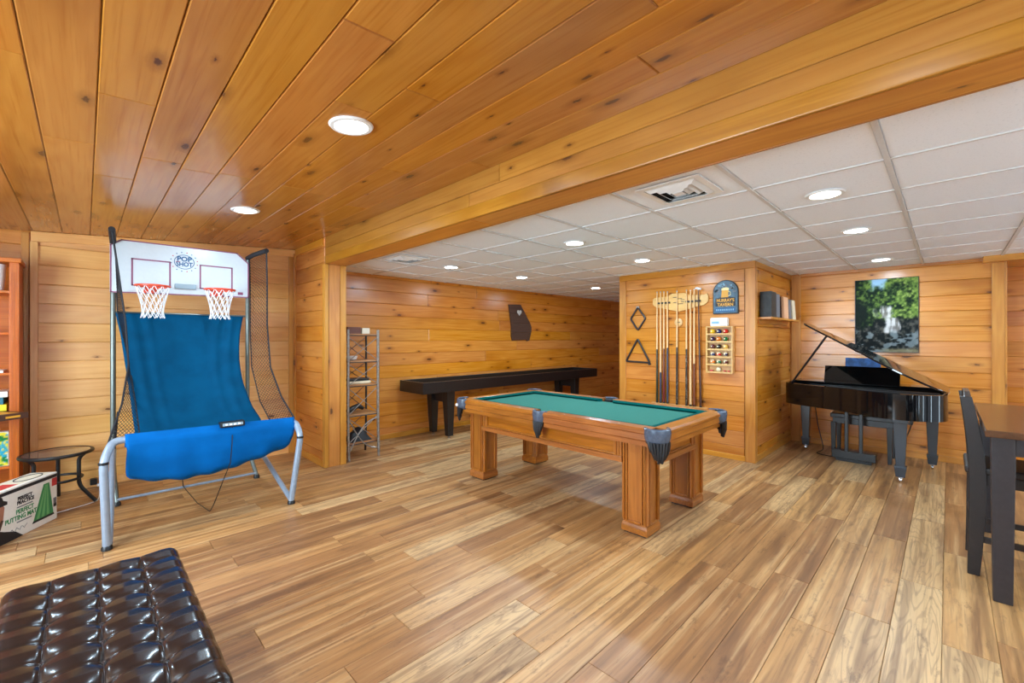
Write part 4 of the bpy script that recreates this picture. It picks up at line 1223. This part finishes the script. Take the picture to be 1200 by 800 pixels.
MB().lathe([(.016, 0), (.016, .02)], (WX - .03, 2.81, 1.07), 10, 0).build('corner_roller', 'iron_dark', tr)

# tavern sign
ts = thing('tavern_sign', 'arched blue grey tavern sign with a beer mug on the pine wall', 'sign', (XK, 1.848, 1.70))
def arch(hw, z0, z1, n=14):
    r_ = hw
    pts = [(1.848 + hw, z0), (1.848 - hw, z0)]
    pts += [(1.848 - r_ * cos(pi * k / n), z1 - r_ + r_ * sin(pi * k / n)) for k in range(n + 1)]
    return pts
sg = sub(MB().prism(arch(.143, 1.70, 2.10), WX - .018, WX - .001, 0).build('sign_board', 'p_black', ts, bevel=.004))
MB().prism(arch(.132, 1.711, 2.09), WX - .0205, WX - .017, 0).build('sign_face', 'p_bluegrey', sg)
MB().prism([(1.96, 1.79), (1.736, 1.79), (1.736, 1.885), (1.80, 1.90), (1.89, 1.90), (1.96, 1.885)], WX - .0215, WX - .0195, 0).build('name_field', 'p_black', sg)
rr = random.Random(4)
for k in range(26):
    a = pi * rr.random(); q_ = .085 + .036 * rr.random()
    yy = 1.848 - q_ * cos(a); zz = 1.945 + q_ * sin(a) * .95
    MB().lathe([(.010 + .004 * rr.random(), 0), (.008, .001)], (WX - .0218, yy, zz), 7, 0).build('scroll_print', 'p_skyblue' if k % 2 else 'p_grey', sg)
MB().prism([(1.895, 1.895), (1.815, 1.895), (1.812, 1.985), (1.886, 1.985)], WX - .0235, WX - .0205, 0).build('beer_glass', 'p_gold', sg)
MB().prism([(1.892, 1.978), (1.808, 1.978), (1.806, 2.002), (1.83, 2.012), (1.87, 2.010), (1.89, 2.0)], WX - .0245, WX - .0205, 0).build('beer_foam', 'p_cream', sg)
MB().tube([(WX - .022, 1.816, 1.965), (WX - .022, 1.792, 1.955), (WX - .022, 1.79, 1.92), (WX - .022, 1.814, 1.91)], .004, 6).build('glass_handle', 'p_cream', sg)
text_part("MURRAY'S", .050, face_x(WX - .0222, 1.848, 1.858), 'p_gold', sg, 'sign_lettering', .0016, .86)
text_part('TAVERN', .052, face_x(WX - .0222, 1.848, 1.808), 'p_gold', sg, 'sign_lettering', .0016, .92)
MB().box(WX - .0218, WX - .0195, 1.735, 1.962, 1.722, 1.775).build('lower_band', 'navy_print', sg)
for k in range(9): MB().box(WX - .0228, WX - .0215, 1.95 - k * .023, 1.938 - k * .023, 1.738, 1.758).build('small_print', 'p_skyblue', sg)

# ball rack with six shelves and the balls
br = thing('ball_cabinet', 'open maple wall rack with six small shelves of pool balls', 'ball rack', (XK, 1.90, 1.0))
bx_0, bx_1 = WX - .075, WX - .001
for (ya, yb) in ((2.036, 2.052), (1.750, 1.766)):
    MB().box(bx_0, bx_1, ya, yb, 1.0, 1.555).build('side', 'maple', br, bevel=.002)
MB().box(bx_1 - .008, bx_1, 1.766, 2.036, 1.0, 1.555).build('back', 'maple', br)
zs_ = [1.0 + k * (.555 - .014) / 6 for k in range(7)]
for z in zs_: MB().box(bx_0, bx_1 - .008, 1.766, 2.036, z, z + .014).build('shelf', 'maple', br, bevel=.002)
for z in zs_[:-1]: MB().box(bx_0, bx_0 + .006, 1.766, 2.036, z + .014, z + .020).build('shelf_lip', 'maple', br)
BALL = {'yellow': lin(236, 186, 30), 'blue': lin(28, 36, 92), 'red': lin(206, 40, 30), 'purple': lin(52, 24, 62), 'orange': lin(232, 118, 30), 'green': lin(20, 104, 60), 'maroon': lin(90, 22, 28), 'black': lin(16, 16, 18), 'cream': lin(238, 220, 180), 'amber': lin(226, 178, 84)}
for k_, c_ in BALL.items(): M['ball_' + k_] = plain('ball_' + k_, c_, .08, coat=.5)
def ball(y, row, col, stripe, label):
    z = zs_[row] + .014 + .0285
    t = thing('pool_ball', label, 'pool ball', (bx_0 + .034, y, z - .0285), 'pool balls in the wall rack')
    c = (bx_0 + .034, y, z)
    if stripe:
        MB().sphere(c, .0285, 16, 10).build('ball', 'ball_cream', t)
        pr_ = [(.0289 * cos(a), .0289 * sin(a)) for a in [radians(-28 + 56 * k / 6) for k in range(7)]]
        MB().lathe(pr_, c, 18, 2).build('stripe', 'ball_' + col, t)
    else: MB().sphere(c, .0285, 16, 10).build('ball', 'ball_' + col, t)
    MB().lathe([(.009, 0), (.008, .0012)], (c[0] - .0292, y + .004, z + .004), 10, 0).build('number_spot', 'ball_cream', t)
yy3 = (1.985, 1.915, 1.838)
RN = {5: 'top', 4: 'second', 3: 'third', 2: 'fourth', 1: 'fifth', 0: 'bottom'}
SETS = {5: (('yellow', 0), ('blue', 0), ('red', 0)), 4: (('purple', 0), ('orange', 0), ('green', 0)), 3: (('maroon', 0), ('black', 0), ('amber', 0)),
        2: (('blue', 1), ('red', 1), ('purple', 1)), 1: (('orange', 1), ('green', 1), ('maroon', 1))}
for row, st in SETS.items():
    for y, (col, sp_) in zip(yy3, st):
        ball(y, row, col, sp_, '%s%s pool ball on the %s shelf of the ball rack' % (col, ' striped' if sp_ else '', RN[row]))
ball(1.915, 0, 'cream', 0, 'white cue ball on the bottom shelf of the ball rack')
for k, (y, w) in enumerate(((1.995, .035), (1.845, .022), (1.80, .022))):
    single(MB().box(bx_0 + .015, bx_0 + .015 + w, y - w / 2, y + w / 2, zs_[0] + .014, zs_[0] + .014 + .022), 'chalk_cube', 'red_print',
           ['red chalk block at the left of the bottom ball rack shelf', 'red chalk cube just right of the cue ball', 'red chalk cube at the right end of the bottom shelf'][k], 'chalk', 'chalk cubes on the ball rack', bevel=.002)
wb = single(MB().box(WX - .07, WX - .004, 1.81, 2.005, 1.5555, 1.655), 'small_white_box', 'carton', 'small white box lying on top of the ball rack', 'box', bevel=.012)
MB().box(WX - .0712, WX - .0695, 1.90, 1.985, 1.585, 1.612).build('box_print', 'p_skyblue', wb)

# shelf and books on the side of the block
SY = YK0
sh = thing('wall_shelf', 'short pine shelf of books on the side of the cue wall', 'shelf', (6.15, SY, 1.63))
MB().box(5.50, 6.78, SY - .15, SY - .001, 1.632, 1.656).build('board', 'pine_trim', sh, bevel=.003)
MB().box(5.52, 6.76, SY - .02, SY - .001, 1.585, 1.632).build('cleat', 'pine_trim', sh, bevel=.003)
def sbook(x, w, h, d, cov, label, lean=0.0, face=None):
    poly = [(x, 0), (x + w, 0), (x + w + lean, h), (x + lean, h)]
    t = thing('book', label, 'book', (x + w / 2, SY - .02 - d / 2, 1.6565), 'books on the wall shelf')
    m = MB().prism([(a, b + 1.6565) for a, b in poly], SY - .02 - d, SY - .012, 1); m.build('cover', cov, t, bevel=.003)
    m = MB().prism([(x + .006, 1.6565 + .008), (x + w - .006, 1.6565 + .008), (x + w - .006 + lean * .98, 1.6565 + h - .008), (x + .006 + lean * .98, 1.6565 + h - .008)], SY - .02 - d - .0015, SY - .02 - d, 1)
    m.build('spine_print', face or cov, t)
sbook(5.56, .20, .295, .11, 'charcoal', 'tall black book at the left end of the wall shelf', 0, 'charcoal')
sbook(5.80, .16, .285, .10, 'charcoal', 'black patterned book second on the wall shelf', -.01, 'p_grey')
sbook(6.025, .035, .26, .10, 'cue_dark', 'thin dark red book before the peach one on the wall shelf', -.035)
sbook(6.10, .22, .265, .11, 'peach', 'peach coloured book leaning on the wall shelf', -.038, 'peach')
sbook(6.38, .13, .25, .10, 'charcoal', 'narrow dark book between the peach and cream books', -.05, 'p_grey')
sbook(6.54, .15, .25, .11, 'cream', 'cream coloured book leaning at the right end of the wall shelf', -.07, 'cream')

# ================================================================== PICTURES (flat prints on canvas)
def hash2(i, j, k=0):
    s_ = sin(i * 127.1 + j * 311.7 + k * 74.7) * 43758.5453
    return s_ - math.floor(s_)
def vnoise(x, y, k=0):
    i, j = math.floor(x), math.floor(y); fx, fy = x - i, y - j
    fx = fx * fx * (3 - 2 * fx); fy = fy * fy * (3 - 2 * fy)
    return (hash2(i, j, k) * (1 - fx) + hash2(i + 1, j, k) * fx) * (1 - fy) + (hash2(i, j + 1, k) * (1 - fx) + hash2(i + 1, j + 1, k) * fx) * fy
def fbm(x, y, o=4, k=0):
    a, s_, t = .5, 0, 0
    for q_ in range(o): s_ += a * vnoise(x, y, k + q_); t += a; a *= .5; x *= 2.1; y *= 2.1
    return s_ / t
def mixc(a, b, t): return tuple(p * (1 - t) + q_ * t for p, q_ in zip(a, b))
def sstep(a, b, x):
    t = max(0, min(1, (x - a) / (b - a))); return t * t * (3 - 2 * t)
def picture_mesh(name, matrix, w, h, nx, ny, fn):
    vs = [matrix @ Vector((w * (i / nx - .5), h * (j / ny - .5), 0)) for j in range(ny + 1) for i in range(nx + 1)]
    fs = [(j * (nx + 1) + i, j * (nx + 1) + i + 1, (j + 1) * (nx + 1) + i + 1, (j + 1) * (nx + 1) + i) for j in range(ny) for i in range(nx)]
    m = MB(); m.v = [tuple(q_) for q_ in vs]; m.f = fs; m.sm = [False] * len(fs)
    cols = [lin(*fn(i / nx, j / ny)) for j in range(ny + 1) for i in range(nx + 1)]
    return m, cols
def add_picture(name, matrix, w, h, nx, ny, fn, parent):
    m, cols = picture_mesh(name, matrix, w, h, nx, ny, fn)
    Mi = FRAME[parent.name].inverted(); m.v = [tuple(Mi @ Vector(q_)) for q_ in m.v]
    me = m.mesh(name, 'picture', bm_fix=False)
    ca = me.color_attributes.new('Col', 'FLOAT_COLOR', 'POINT')
    ca.data.foreach_set('color', [c for q_ in cols for c in (*q_, 1.0)])
    o = bpy.data.objects.new(name, me); COL.objects.link(o); o.parent = parent
    return o
def falls(u, v):
    f1 = fbm(u * 8, v * 10, 4, 1); f2 = fbm(u * 26, v * 32, 3, 5); f3 = fbm(u * 14, v * 18, 3, 21)
    bright = sstep(.34, .70, f1 * .45 + f2 * .55 + .22 * (u - .45) + .10 * (v - .7))
    c = mixc((10, 26, 12), (104, 126, 52), bright)
    c = mixc(c, (168, 178, 96), sstep(.60, .78, f2) * sstep(.35, .8, u) * .6)
    c = mixc(c, (150, 182, 206), sstep(.20, .08, abs(u - .36) + (f1 - .5) * .25) * sstep(.84, .94, v + (f3 - .5) * .10))
    c = mixc(c, (12, 20, 16), sstep(.36, .08, u + (f1 - .5) * .35) * sstep(.80, .62, v) * .85)
    rock = mixc((12, 16, 16), (78, 74, 66), sstep(.42, .72, f2 * .5 + f3 * .5))
    c = mixc(c, rock, sstep(.50, .40, v + (f1 - .5) * .2 + (.10 if u < .3 else 0) - .10 * max(0, u - .75)))
    e1 = (f3 - .5) * .10
    upper = sstep(.115, .06, abs(u - .51 + .05 * (v - .5) + e1)) * sstep(.455, .475, v) * sstep(.66, .60, v + max(0, u - .5) * .35 + e1)
    side = .45 * sstep(.06, .02, abs(u - .34 + e1)) * sstep(.47, .50, v) * sstep(.62, .58, v)
    lower = sstep(.135, .08, abs(u - .60 + .20 * (v - .36) + e1)) * sstep(.24, .285, v + (f1 - .5) * .08) * sstep(.475, .455, v + (f2 - .5) * .03)
    w = max(upper, side, lower)
    wat = mixc((120, 112, 106), (214, 206, 200), sstep(.32, .62, fbm(u * 44, v * 7, 3, 31) * .7 + .3 * fbm(u * 8, v * 30, 2, 41)))
    c = mixc(c, wat, w * .92)
    st = sstep(.54, .66, fbm(u * 8, v * 20, 4, 9)) * sstep(.34, .24, v)
    c = mixc(c, (140, 150, 152), st * .7)
    c = mixc(c, (140, 126, 92), sstep(.07, .02, v) * sstep(.3, .6, u) * .8)
    return c
pc = thing('waterfall_picture', 'unframed canvas print of a woodland waterfall above the piano', 'picture', (XP, .54, 1.24))
MB().box(XP - .030, XP - .001, .243, .833, 1.24, 2.142).build('canvas', 'p_black', pc, bevel=.002)
add_picture('print', face_x(XP - .0312, .538, 1.691), .58, .892, 70, 100, falls, pc)

# state-shaped wooden sign with heart
gp = [(5.39, 2.02), (5.70, 2.03), (5.725, 1.985), (5.80, 1.90), (5.87, 1.80), (5.95, 1.70), (5.99, 1.62), (5.985, 1.54), (5.95, 1.44), (5.93, 1.375), (5.87, 1.36), (5.85, 1.385), (5.48, 1.375), (5.455, 1.45), (5.46, 1.62), (5.43, 1.78)]
gs = thing('state_shaped_sign', 'dark wooden state shaped sign with a small heart on the far wall', 'sign', (5.68, YB, 1.36))
zz_ = [1.35, 1.52, 1.69, 1.86, 2.04]
def clip_band(poly, za, zb):
    def cl(pts, z, keep_above):
        out = []
        for k in range(len(pts)):
            a, b = pts[k - 1], pts[k]
            ia = (a[1] >= z) if keep_above else (a[1] <= z); ib = (b[1] >= z) if keep_above else (b[1] <= z)
            if ia != ib:
                t = (z - a[1]) / (b[1] - a[1]); out.append((a[0] + (b[0] - a[0]) * t, z))
            if ib: out.append(b)
        return out
    return cl(cl(poly, za, True), zb, False)
for a, b in zip(zz_, zz_[1:]):
    pl_ = clip_band(gp, a + .001, b - .001)
    if len(pl_) > 2: MB().prism(pl_, YB - .024, YB - .002, 1).build('board', 'weathered', gs, bevel=.002)
hp = [(5.655 + .0045 * 16 * sin(t) ** 3 * .8, 1.885 + .0045 * (13 * cos(t) - 5 * cos(2 * t) - 2 * cos(3 * t) - cos(4 * t)) * .8) for t in [2 * pi * k / 24 for k in range(24)]]
MB().prism(hp, YB - .030, YB - .0235, 1).build('heart', 'heart', gs)

# ================================================================== METAL SHELF RACK
RX0, RX1, RY0, RY1 = 2.155, 2.525, 4.86, 5.17
er = thing('metal_shelf_rack', 'narrow iron and wood shelf rack standing behind the pine post', 'shelf rack', ((RX0 + RX1) / 2, (RY0 + RY1) / 2, 0))
def flare(z): return .035 * max(0, (.55 - z) / .55) ** 1.6
for sx, x in ((-1, RX0), (1, RX1)):
    for sy, y in ((-1, RY0), (1, RY1)):
        MB().tube([(x + sx * .0 , y + sy * flare(z) * .6, z) for z in (0, .1, .2, .35, .55, .8, 1.1, 1.4, 1.515)], 0.0165 if sy < 0 else .013, 8).build('upright', 'iron' if sy < 0 else 'iron_dark', er)
shz = [.19, .52, .866, 1.146, 1.46]
for z in shz:
    MB().box(RX0 + .01, RX1 - .01, RY0 + .01, RY1 - .01, z - .014, z + .006).build('shelf', 'rack_wood', er, bevel=.003)
    MB().tube([(RX0, RY0, z - .016), (RX1, RY0, z - .016)], .006, 6).build('shelf_rail', 'iron_dark', er)
for a, b in zip(shz, shz[1:]):
    for y, mt in ((RY0, 'iron'), (RY1, 'iron_dark')):
        for d in (0, 1):
            xs_ = (RX0, RX1) if d == 0 else (RX1, RX0)
            MB().tube([(xs_[0] + (xs_[1] - xs_[0]) * t, y, a + (b - a - .03) * t) for t in (0, .5, 1)], .0045, 5).build('cross_brace', mt, er)
# curved tie at the bottom front
for d in (0, 1):
    f = (lambda t: RX0 + .02 + (RX1 - RX0) * t) if d == 0 else (lambda t: RX1 - (RX1 - RX0) * t)
    MB().tube([(RX0 + .01 + (RX1 - RX0 - .02) * (t if d else 1 - t), RY0 - .014, .10 + .36 * t + .10 * sin(pi * t) * (1 if d else -1)) for t in [k / 10 for k in range(11)]], .007, 6).build('curved_tie', 'iron', er)
single(MB().box(2.17, 2.33, 4.90, 5.08, 1.4665, 1.545), 'wooden_box', 'box_wood', 'small reddish wooden box on top of the metal shelf rack', 'box', bevel=.004)
single(MB().box(2.345, 2.44, 4.90, 5.06, 1.4665, 1.535), 'clear_box', 'clear', 'small clear box beside the wooden box on the shelf rack', 'box', bevel=.004)
single(MB().lathe([(.02, 0), (.055, .01), (.07, .05), (.066, .05), (.05, .014), (.005, .012)], (2.25, 4.98, 1.1525), 18), 'white_bowl', 'white', 'small white bowl on the upper shelf of the metal rack', 'bowl')
single(MB().box(2.18, 2.46, 4.90, 5.10, .8725, .905), 'folded_cloth', 'cream', 'pale folded cloth on the middle shelf of the metal rack', 'cloth', bevel=.012)
single(MB().box(2.19, 2.44, 4.91, 5.08, .9055, .935), 'game_board', 'black', 'black flat case lying on the pale cloth in the rack', 'case', bevel=.006)
single(MB().tube([(2.19, 4.95, .555), (2.26, 4.97, .58), (2.33, 4.99, .60), (2.40, 5.0, .565)], [.028, .034, .030, .022], 10), 'black_bag', 'black', 'small black pouch on the fourth shelf of the metal rack', 'bag')
m = MB().grid(lambda u, v: (2.19 + .27 * u, 4.88 + .20 * v, .2 + .16 * sin(pi * u) ** .6 * sin(pi * v) ** .6 * (1.1 - .5 * u) * (1 + .2 * sin(9 * u + 4 * v))), 16, 12)
m.add([(2.19, 4.88, .197), (2.46, 4.88, .197), (2.46, 5.08, .197), (2.19, 5.08, .197)], [(3, 2, 1, 0)])
single(m, 'heaped_bag', 'p_black', 'black cloth bag heaped on the lowest shelf of the rack', 'bag')

# ================================================================== LEFT SIDE: bookcase, side table, carton
KY0, KY1, KX1, KX0 = 5.37, 5.73, -.385, -1.35
kc = thing('bookcase', 'orange stained wooden bookcase at the left edge', 'bookcase', ((KX0 + KX1) / 2, (KY0 + KY1) / 2, 0))
for x0, x1 in ((KX1 - .022, KX1), (KX0, KX0 + .022)):
    MB().box(x0, x1, KY0 + .02, KY1, 0, 2.04).build('side', 'orange_wood', kc)
for x0, x1 in ((KX1 - .052, KX1 + .002), (KX0 - .002, KX0 + .052)):
    st = sub(MB().box(x0, x1, KY0, KY0 + .02, 0, 2.03).build('face_stile', 'orange_wood', kc, bevel=.003))
    for d in (-.012, 0, .012): MB().box((x0 + x1) / 2 + d - .0035, (x0 + x1) / 2 + d + .0035, KY0 - .003, KY0 + .002, .12, 1.95).build('reeding', 'orange_wood', st)
MB().box(KX0 - .015, KX1 + .015, KY0 - .015, KY1, 2.03, 2.065).build('top', 'orange_wood_x', kc, bevel=.004)
MB().box(KX0, KX1, KY1 - .012, KY1, .08, 2.03).build('back', 'orange_wood_x', kc)
for z in (.37, .775, 1.13, 1.46, 1.80):
    MB().box(KX0 + .022, KX1 - .022, KY0 + .015, KY1 - .012, z - .02, z).build('shelf', 'orange_wood_x', kc, bevel=.002)
MB().box(KX0 + .05, KX1 - .05, KY0 + .005, KY0 + .025, 0, .09).build('kick_board', 'orange_wood_x', kc)
# things on the shelves
single(MB().lathe([(.058, 0), (.068, .12), (.072, .215), (.066, .215), (.055, .02), (.004, .015)], (-.53, 5.46, 1.8), 20), 'white_vase', 'white', 'white cylinder vase on the top shelf of the bookcase', 'vase')
gz = .7755
def game(x0, x1, y0, y1, h, mat, label, print_=None, txt=None, rot=0.0):
    global gz
    t = thing('game_box', label, 'game box', ((x0 + x1) / 2, (y0 + y1) / 2, gz), 'board games in the bookcase', rotz=rot)
    FRAME[t.name] = Matrix.Translation(Vector(((x0 + x1) / 2, (y0 + y1) / 2, gz)))
    MB().box(x0, x1, y0, y1, gz, gz + h).build('box', mat, t, bevel=.003)
    if print_:
        MB().box(x1 - .20, x1 - .04, y0 - .001, y0 + .001, gz + h * .3, gz + h * .75).build('side_print', print_, t)
    gz += h + .0005
bg = thing('game_box', 'long dark brown game box jutting out of the bookcase, lowest in its stack', 'game box', (-.322, 5.20, gz), 'board games in the bookcase', rotz=math.atan2(.8, -.6))
for nm_, mt_, q_ in (('box', 'brown_card', (0, .50, 0, .20, 0, .044)), ('lid_print', 'p_gold', (.05, .45, .03, .17, .0435, .0445)), ('side_print', 'p_gold', (-.001, .001, .05, .14, .014, .030))):
    _o = bpy.data.objects.new(nm_, MB().box(*q_).mesh(nm_, mt_)); COL.objects.link(_o); _o.parent = bg
gz += .0455
game(-.83, -.452, 5.40, 5.68, .052, 'yellow', 'yellow game box on top of the dark brown one', 'p_black')
game(-.82, -.47, 5.41, 5.68, .058, 'teal', 'teal and dark blue game box between the yellow and white boxes', 'navy_print')
game(-.85, -.446, 5.40, 5.68, .045, 'carton', 'white game box, topmost in the bookcase stack', 'p_red')
pz_box = thing('puzzle_box', 'green and yellow picture puzzle box on the low bookcase shelf', 'puzzle box', (-.62, 5.46, .3705))
MB().box(-.80, -.442, 5.42, 5.50, .3705, .648).build('box', 'carton', pz_box, bevel=.002)
def puz(u, v):
    f1 = fbm(u * 7, v * 6, 3, 3); f2 = fbm(u * 12, v * 10, 3, 8)
    c = mixc((24, 120, 60), (236, 214, 60), sstep(.48, .6, f1)); c = mixc(c, (40, 160, 190), sstep(.58, .68, f2)); return mixc(c, (240, 244, 236), sstep(.68, .74, fbm(u * 9, v * 9, 2, 12)))
add_picture('front_print', face_y(-.621, 5.4185, .509), .350, .270, 36, 28, puz, pz_box)
single(MB().box(-.80, -.47, 5.40, 5.66, 1.1305, 1.15), 'flat_box', 'carton', 'thin pale box lying on the middle bookcase shelf', 'box', bevel=.002)

# round side table with tinted glass
TCX, TCY, TR, TZ = -.165, 5.30, .215, .45
sd = thing('side_table', 'round black patio side table with a tinted glass top', 'side table', (TCX, TCY, 0))
MB().lathe([(TR - .012, TZ - .006), (TR - .012, TZ)], (TCX, TCY, 0), 40).build('glass_top', 'glass', sd)
MB().tube([(TCX + TR * cos(2 * pi * k / 48), TCY + TR * sin(2 * pi * k / 48), TZ - .01) for k in range(48)], .014, 8, True).build('rim', 'black', sd)
for k in range(3):
    a = radians(-30 + 120 * k); c, s_ = cos(a), sin(a)
    MB().tube(bend([(TCX + (TR - .02) * c, TCY + (TR - .02) * s_, TZ - .015), (TCX + .15 * c, TCY + .15 * s_, TZ - .06), (TCX + .15 * c, TCY + .15 * s_, .16), (TCX + .27 * c, TCY + .27 * s_, .014)], .05), .014, 8).build('leg', 'black', sd)
MB().tube([(TCX + .15 * cos(2 * pi * k / 32), TCY + .15 * sin(2 * pi * k / 32), .22) for k in range(32)], .011, 8, True).build('leg_ring', 'black', sd)

# putting mat carton, turned
ang = math.atan2(4.925 - 4.526, -.158 + .409)
BXL, BXD, BXH = .78, .17, .365
bo = thing('putting_mat_carton', 'white printed putting mat carton on the floor by the bookcase', 'carton', (-.155, 4.93, 0), rotz=ang)
# local frame: x runs from the near-left end (-BXL) to the right corner (0), y away from the viewer
def B(m, name, mat, parent=None, **kw):
    me = m.mesh(name, mat); o = bpy.data.objects.new(name, me); COL.objects.link(o); o.parent = parent or bo
    if kw.get('bevel'):
        md = o.modifiers.new('bevel', 'BEVEL'); md.width = kw['bevel']; md.segments = 2; md.limit_method = 'ANGLE'
    return o
bxo = B(MB().box(-BXL, 0, 0, BXD, 0, BXH), 'carton_body', 'carton', bevel=.003)
FRAME[bxo.name] = FRAME[bo.name]
e = .0012
B(MB().box(-BXL, 0, -e, .0, BXH - .036, BXH - .012), 'top_stripe', 'p_black', bxo)
B(MB().box(-BXL + .005, -.005, .02, BXD - .01, BXH, BXH + .001), 'top_panel', 'carton_top', bxo)
B(MB().box(-.44, -.30, .03, .12, BXH + .001, BXH + .002), 'top_print', 'p_red', bxo)
B(MB().tube([(-.14 + .10 * cos(2 * pi * k / 24), .085 + .055 * sin(2 * pi * k / 24), BXH + .002) for k in range(24)], .004, 4, True), 'top_ring_print', 'p_black', bxo)
B(MB().prism([(-.215, .055), (-.035, .055), (-.075, .305), (-.125, .305)], -e, 0, 1), 'mat_print', 'p_green', bxo)
for k in range(3): B(MB().prism([(-.19 + k * .045, .065), (-.165 + k * .045, .065), (-.105 + k * .008, .295), (-.112 + k * .008, .295)], -e * 1.6, 0, 1), 'mat_stripe', 'p_green2', bxo)
B(MB().prism([(-.225, .045), (-.03, .045), (-.035, .060), (-.215, .060)], -e * 1.8, 0, 1), 'mat_edge_print', 'p_black', bxo)
B(MB().box(-.05, -.004, -e, 0, .265, .325), 'red_label', 'p_red', bxo)
B(MB().box(-.035, -.008, -e, 0, .10, .17), 'side_mark', 'p_grey', bxo)
B(MB().prism([(-.035, .105), (-.008, .105), (-.008, .128), (-.035, .122)], -e * 1.5, 0, 1), 'side_mark', 'p_black', bxo)
LM = FRAME[bo.name]
def BT(body, size, x, z, mat, bold=.001, sq=.85):
    text_part(body, size, LM @ axes((x, -e, z), (1, 0, 0), (0, 0, 1), (0, -1, 0)), mat, bxo, 'carton_lettering', bold, sq)
BT('PERFECT', .036, -.285, .270, 'p_black', .0015); BT('PRACTICE', .036, -.280, .240, 'p_black', .0015)
BT('TRAIN LIKE A PRO', .017, -.285, .212, 'p_grey', .0004) if False else B(MB().box(-.35, -.22, -e, 0, .208, .216), 'small_line', 'p_grey', bxo)
BT('PERFECT', .044, -.285, .180, 'p_green', .0012); BT('PUTTING MAT', .046, -.315, .138, 'p_green', .0012)
B(MB().box(-.35, -.23, -e, 0, .104, .112), 'small_line', 'p_grey', bxo)
B(MB().tube([(-.40 + .012 * k, -e, .062 + .012 * sin(k * 1.9)) for k in range(12)], .0016, 4), 'signature_print', 'p_grey', bxo)
# printed golfer in a dark cap (flat print)
B(MB().prism([(-.76, .0), (-.30, .0), (-.36, .05), (-.45, .085), (-.50, .11), (-.76, .13)], -e, 0, 1), 'printed_jacket', 'p_black', bxo)
B(MB().prism([(-.66, .10), (-.53, .08), (-.485, .11), (-.455, .17), (-.445, .25), (-.47, .29), (-.66, .29)], -e * 1.3, 0, 1), 'printed_face', 'p_skin', bxo)
B(MB().prism([(-.62, .06), (-.53, .06), (-.475, .105), (-.452, .165), (-.47, .17), (-.50, .135), (-.56, .13), (-.62, .17)], -e * 1.7, 0, 1), 'printed_beard', 'p_beard', bxo)
B(MB().prism([(-.67, .255), (-.425, .265), (-.425, .285), (-.455, .30), (-.465, .325), (-.52, .345), (-.67, .345)], -e * 2, 0, 1), 'printed_cap', 'p_black', bxo)
B(MB().prism([(-.54, .215), (-.505, .215), (-.505, .226), (-.54, .228)], -e * 1.9, 0, 1), 'printed_eye', 'p_beard', bxo)

# power adapter by the wall and a white cord on the floor
ad = single(MB().box(.035, .085, 5.66, 5.72, .03, .085), 'power_adapter', 'black', 'small black plug adapter at the foot of the wall beside the side table', 'adapter', bevel=.006)
wp_ = thing('white_plug', 'small white plug and thin white cord on the floor below the side table', 'plug', (.10, 5.66, 0))
MB().lathe([(.012, 0), (.018, .004), (.018, .022), (.01, .028)], (.10, 5.66, .012), 12).build('plug_body', 'white', wp_)
MB().tube(bend([(-.16, 5.06, .005), (0.0, 5.13, .005), (.075, 5.18, .005), (.09, 5.28, .005), (.10, 5.5, .005), (.10, 5.63, .02)], .06), .004, 6).build('cord', 'white', wp_)
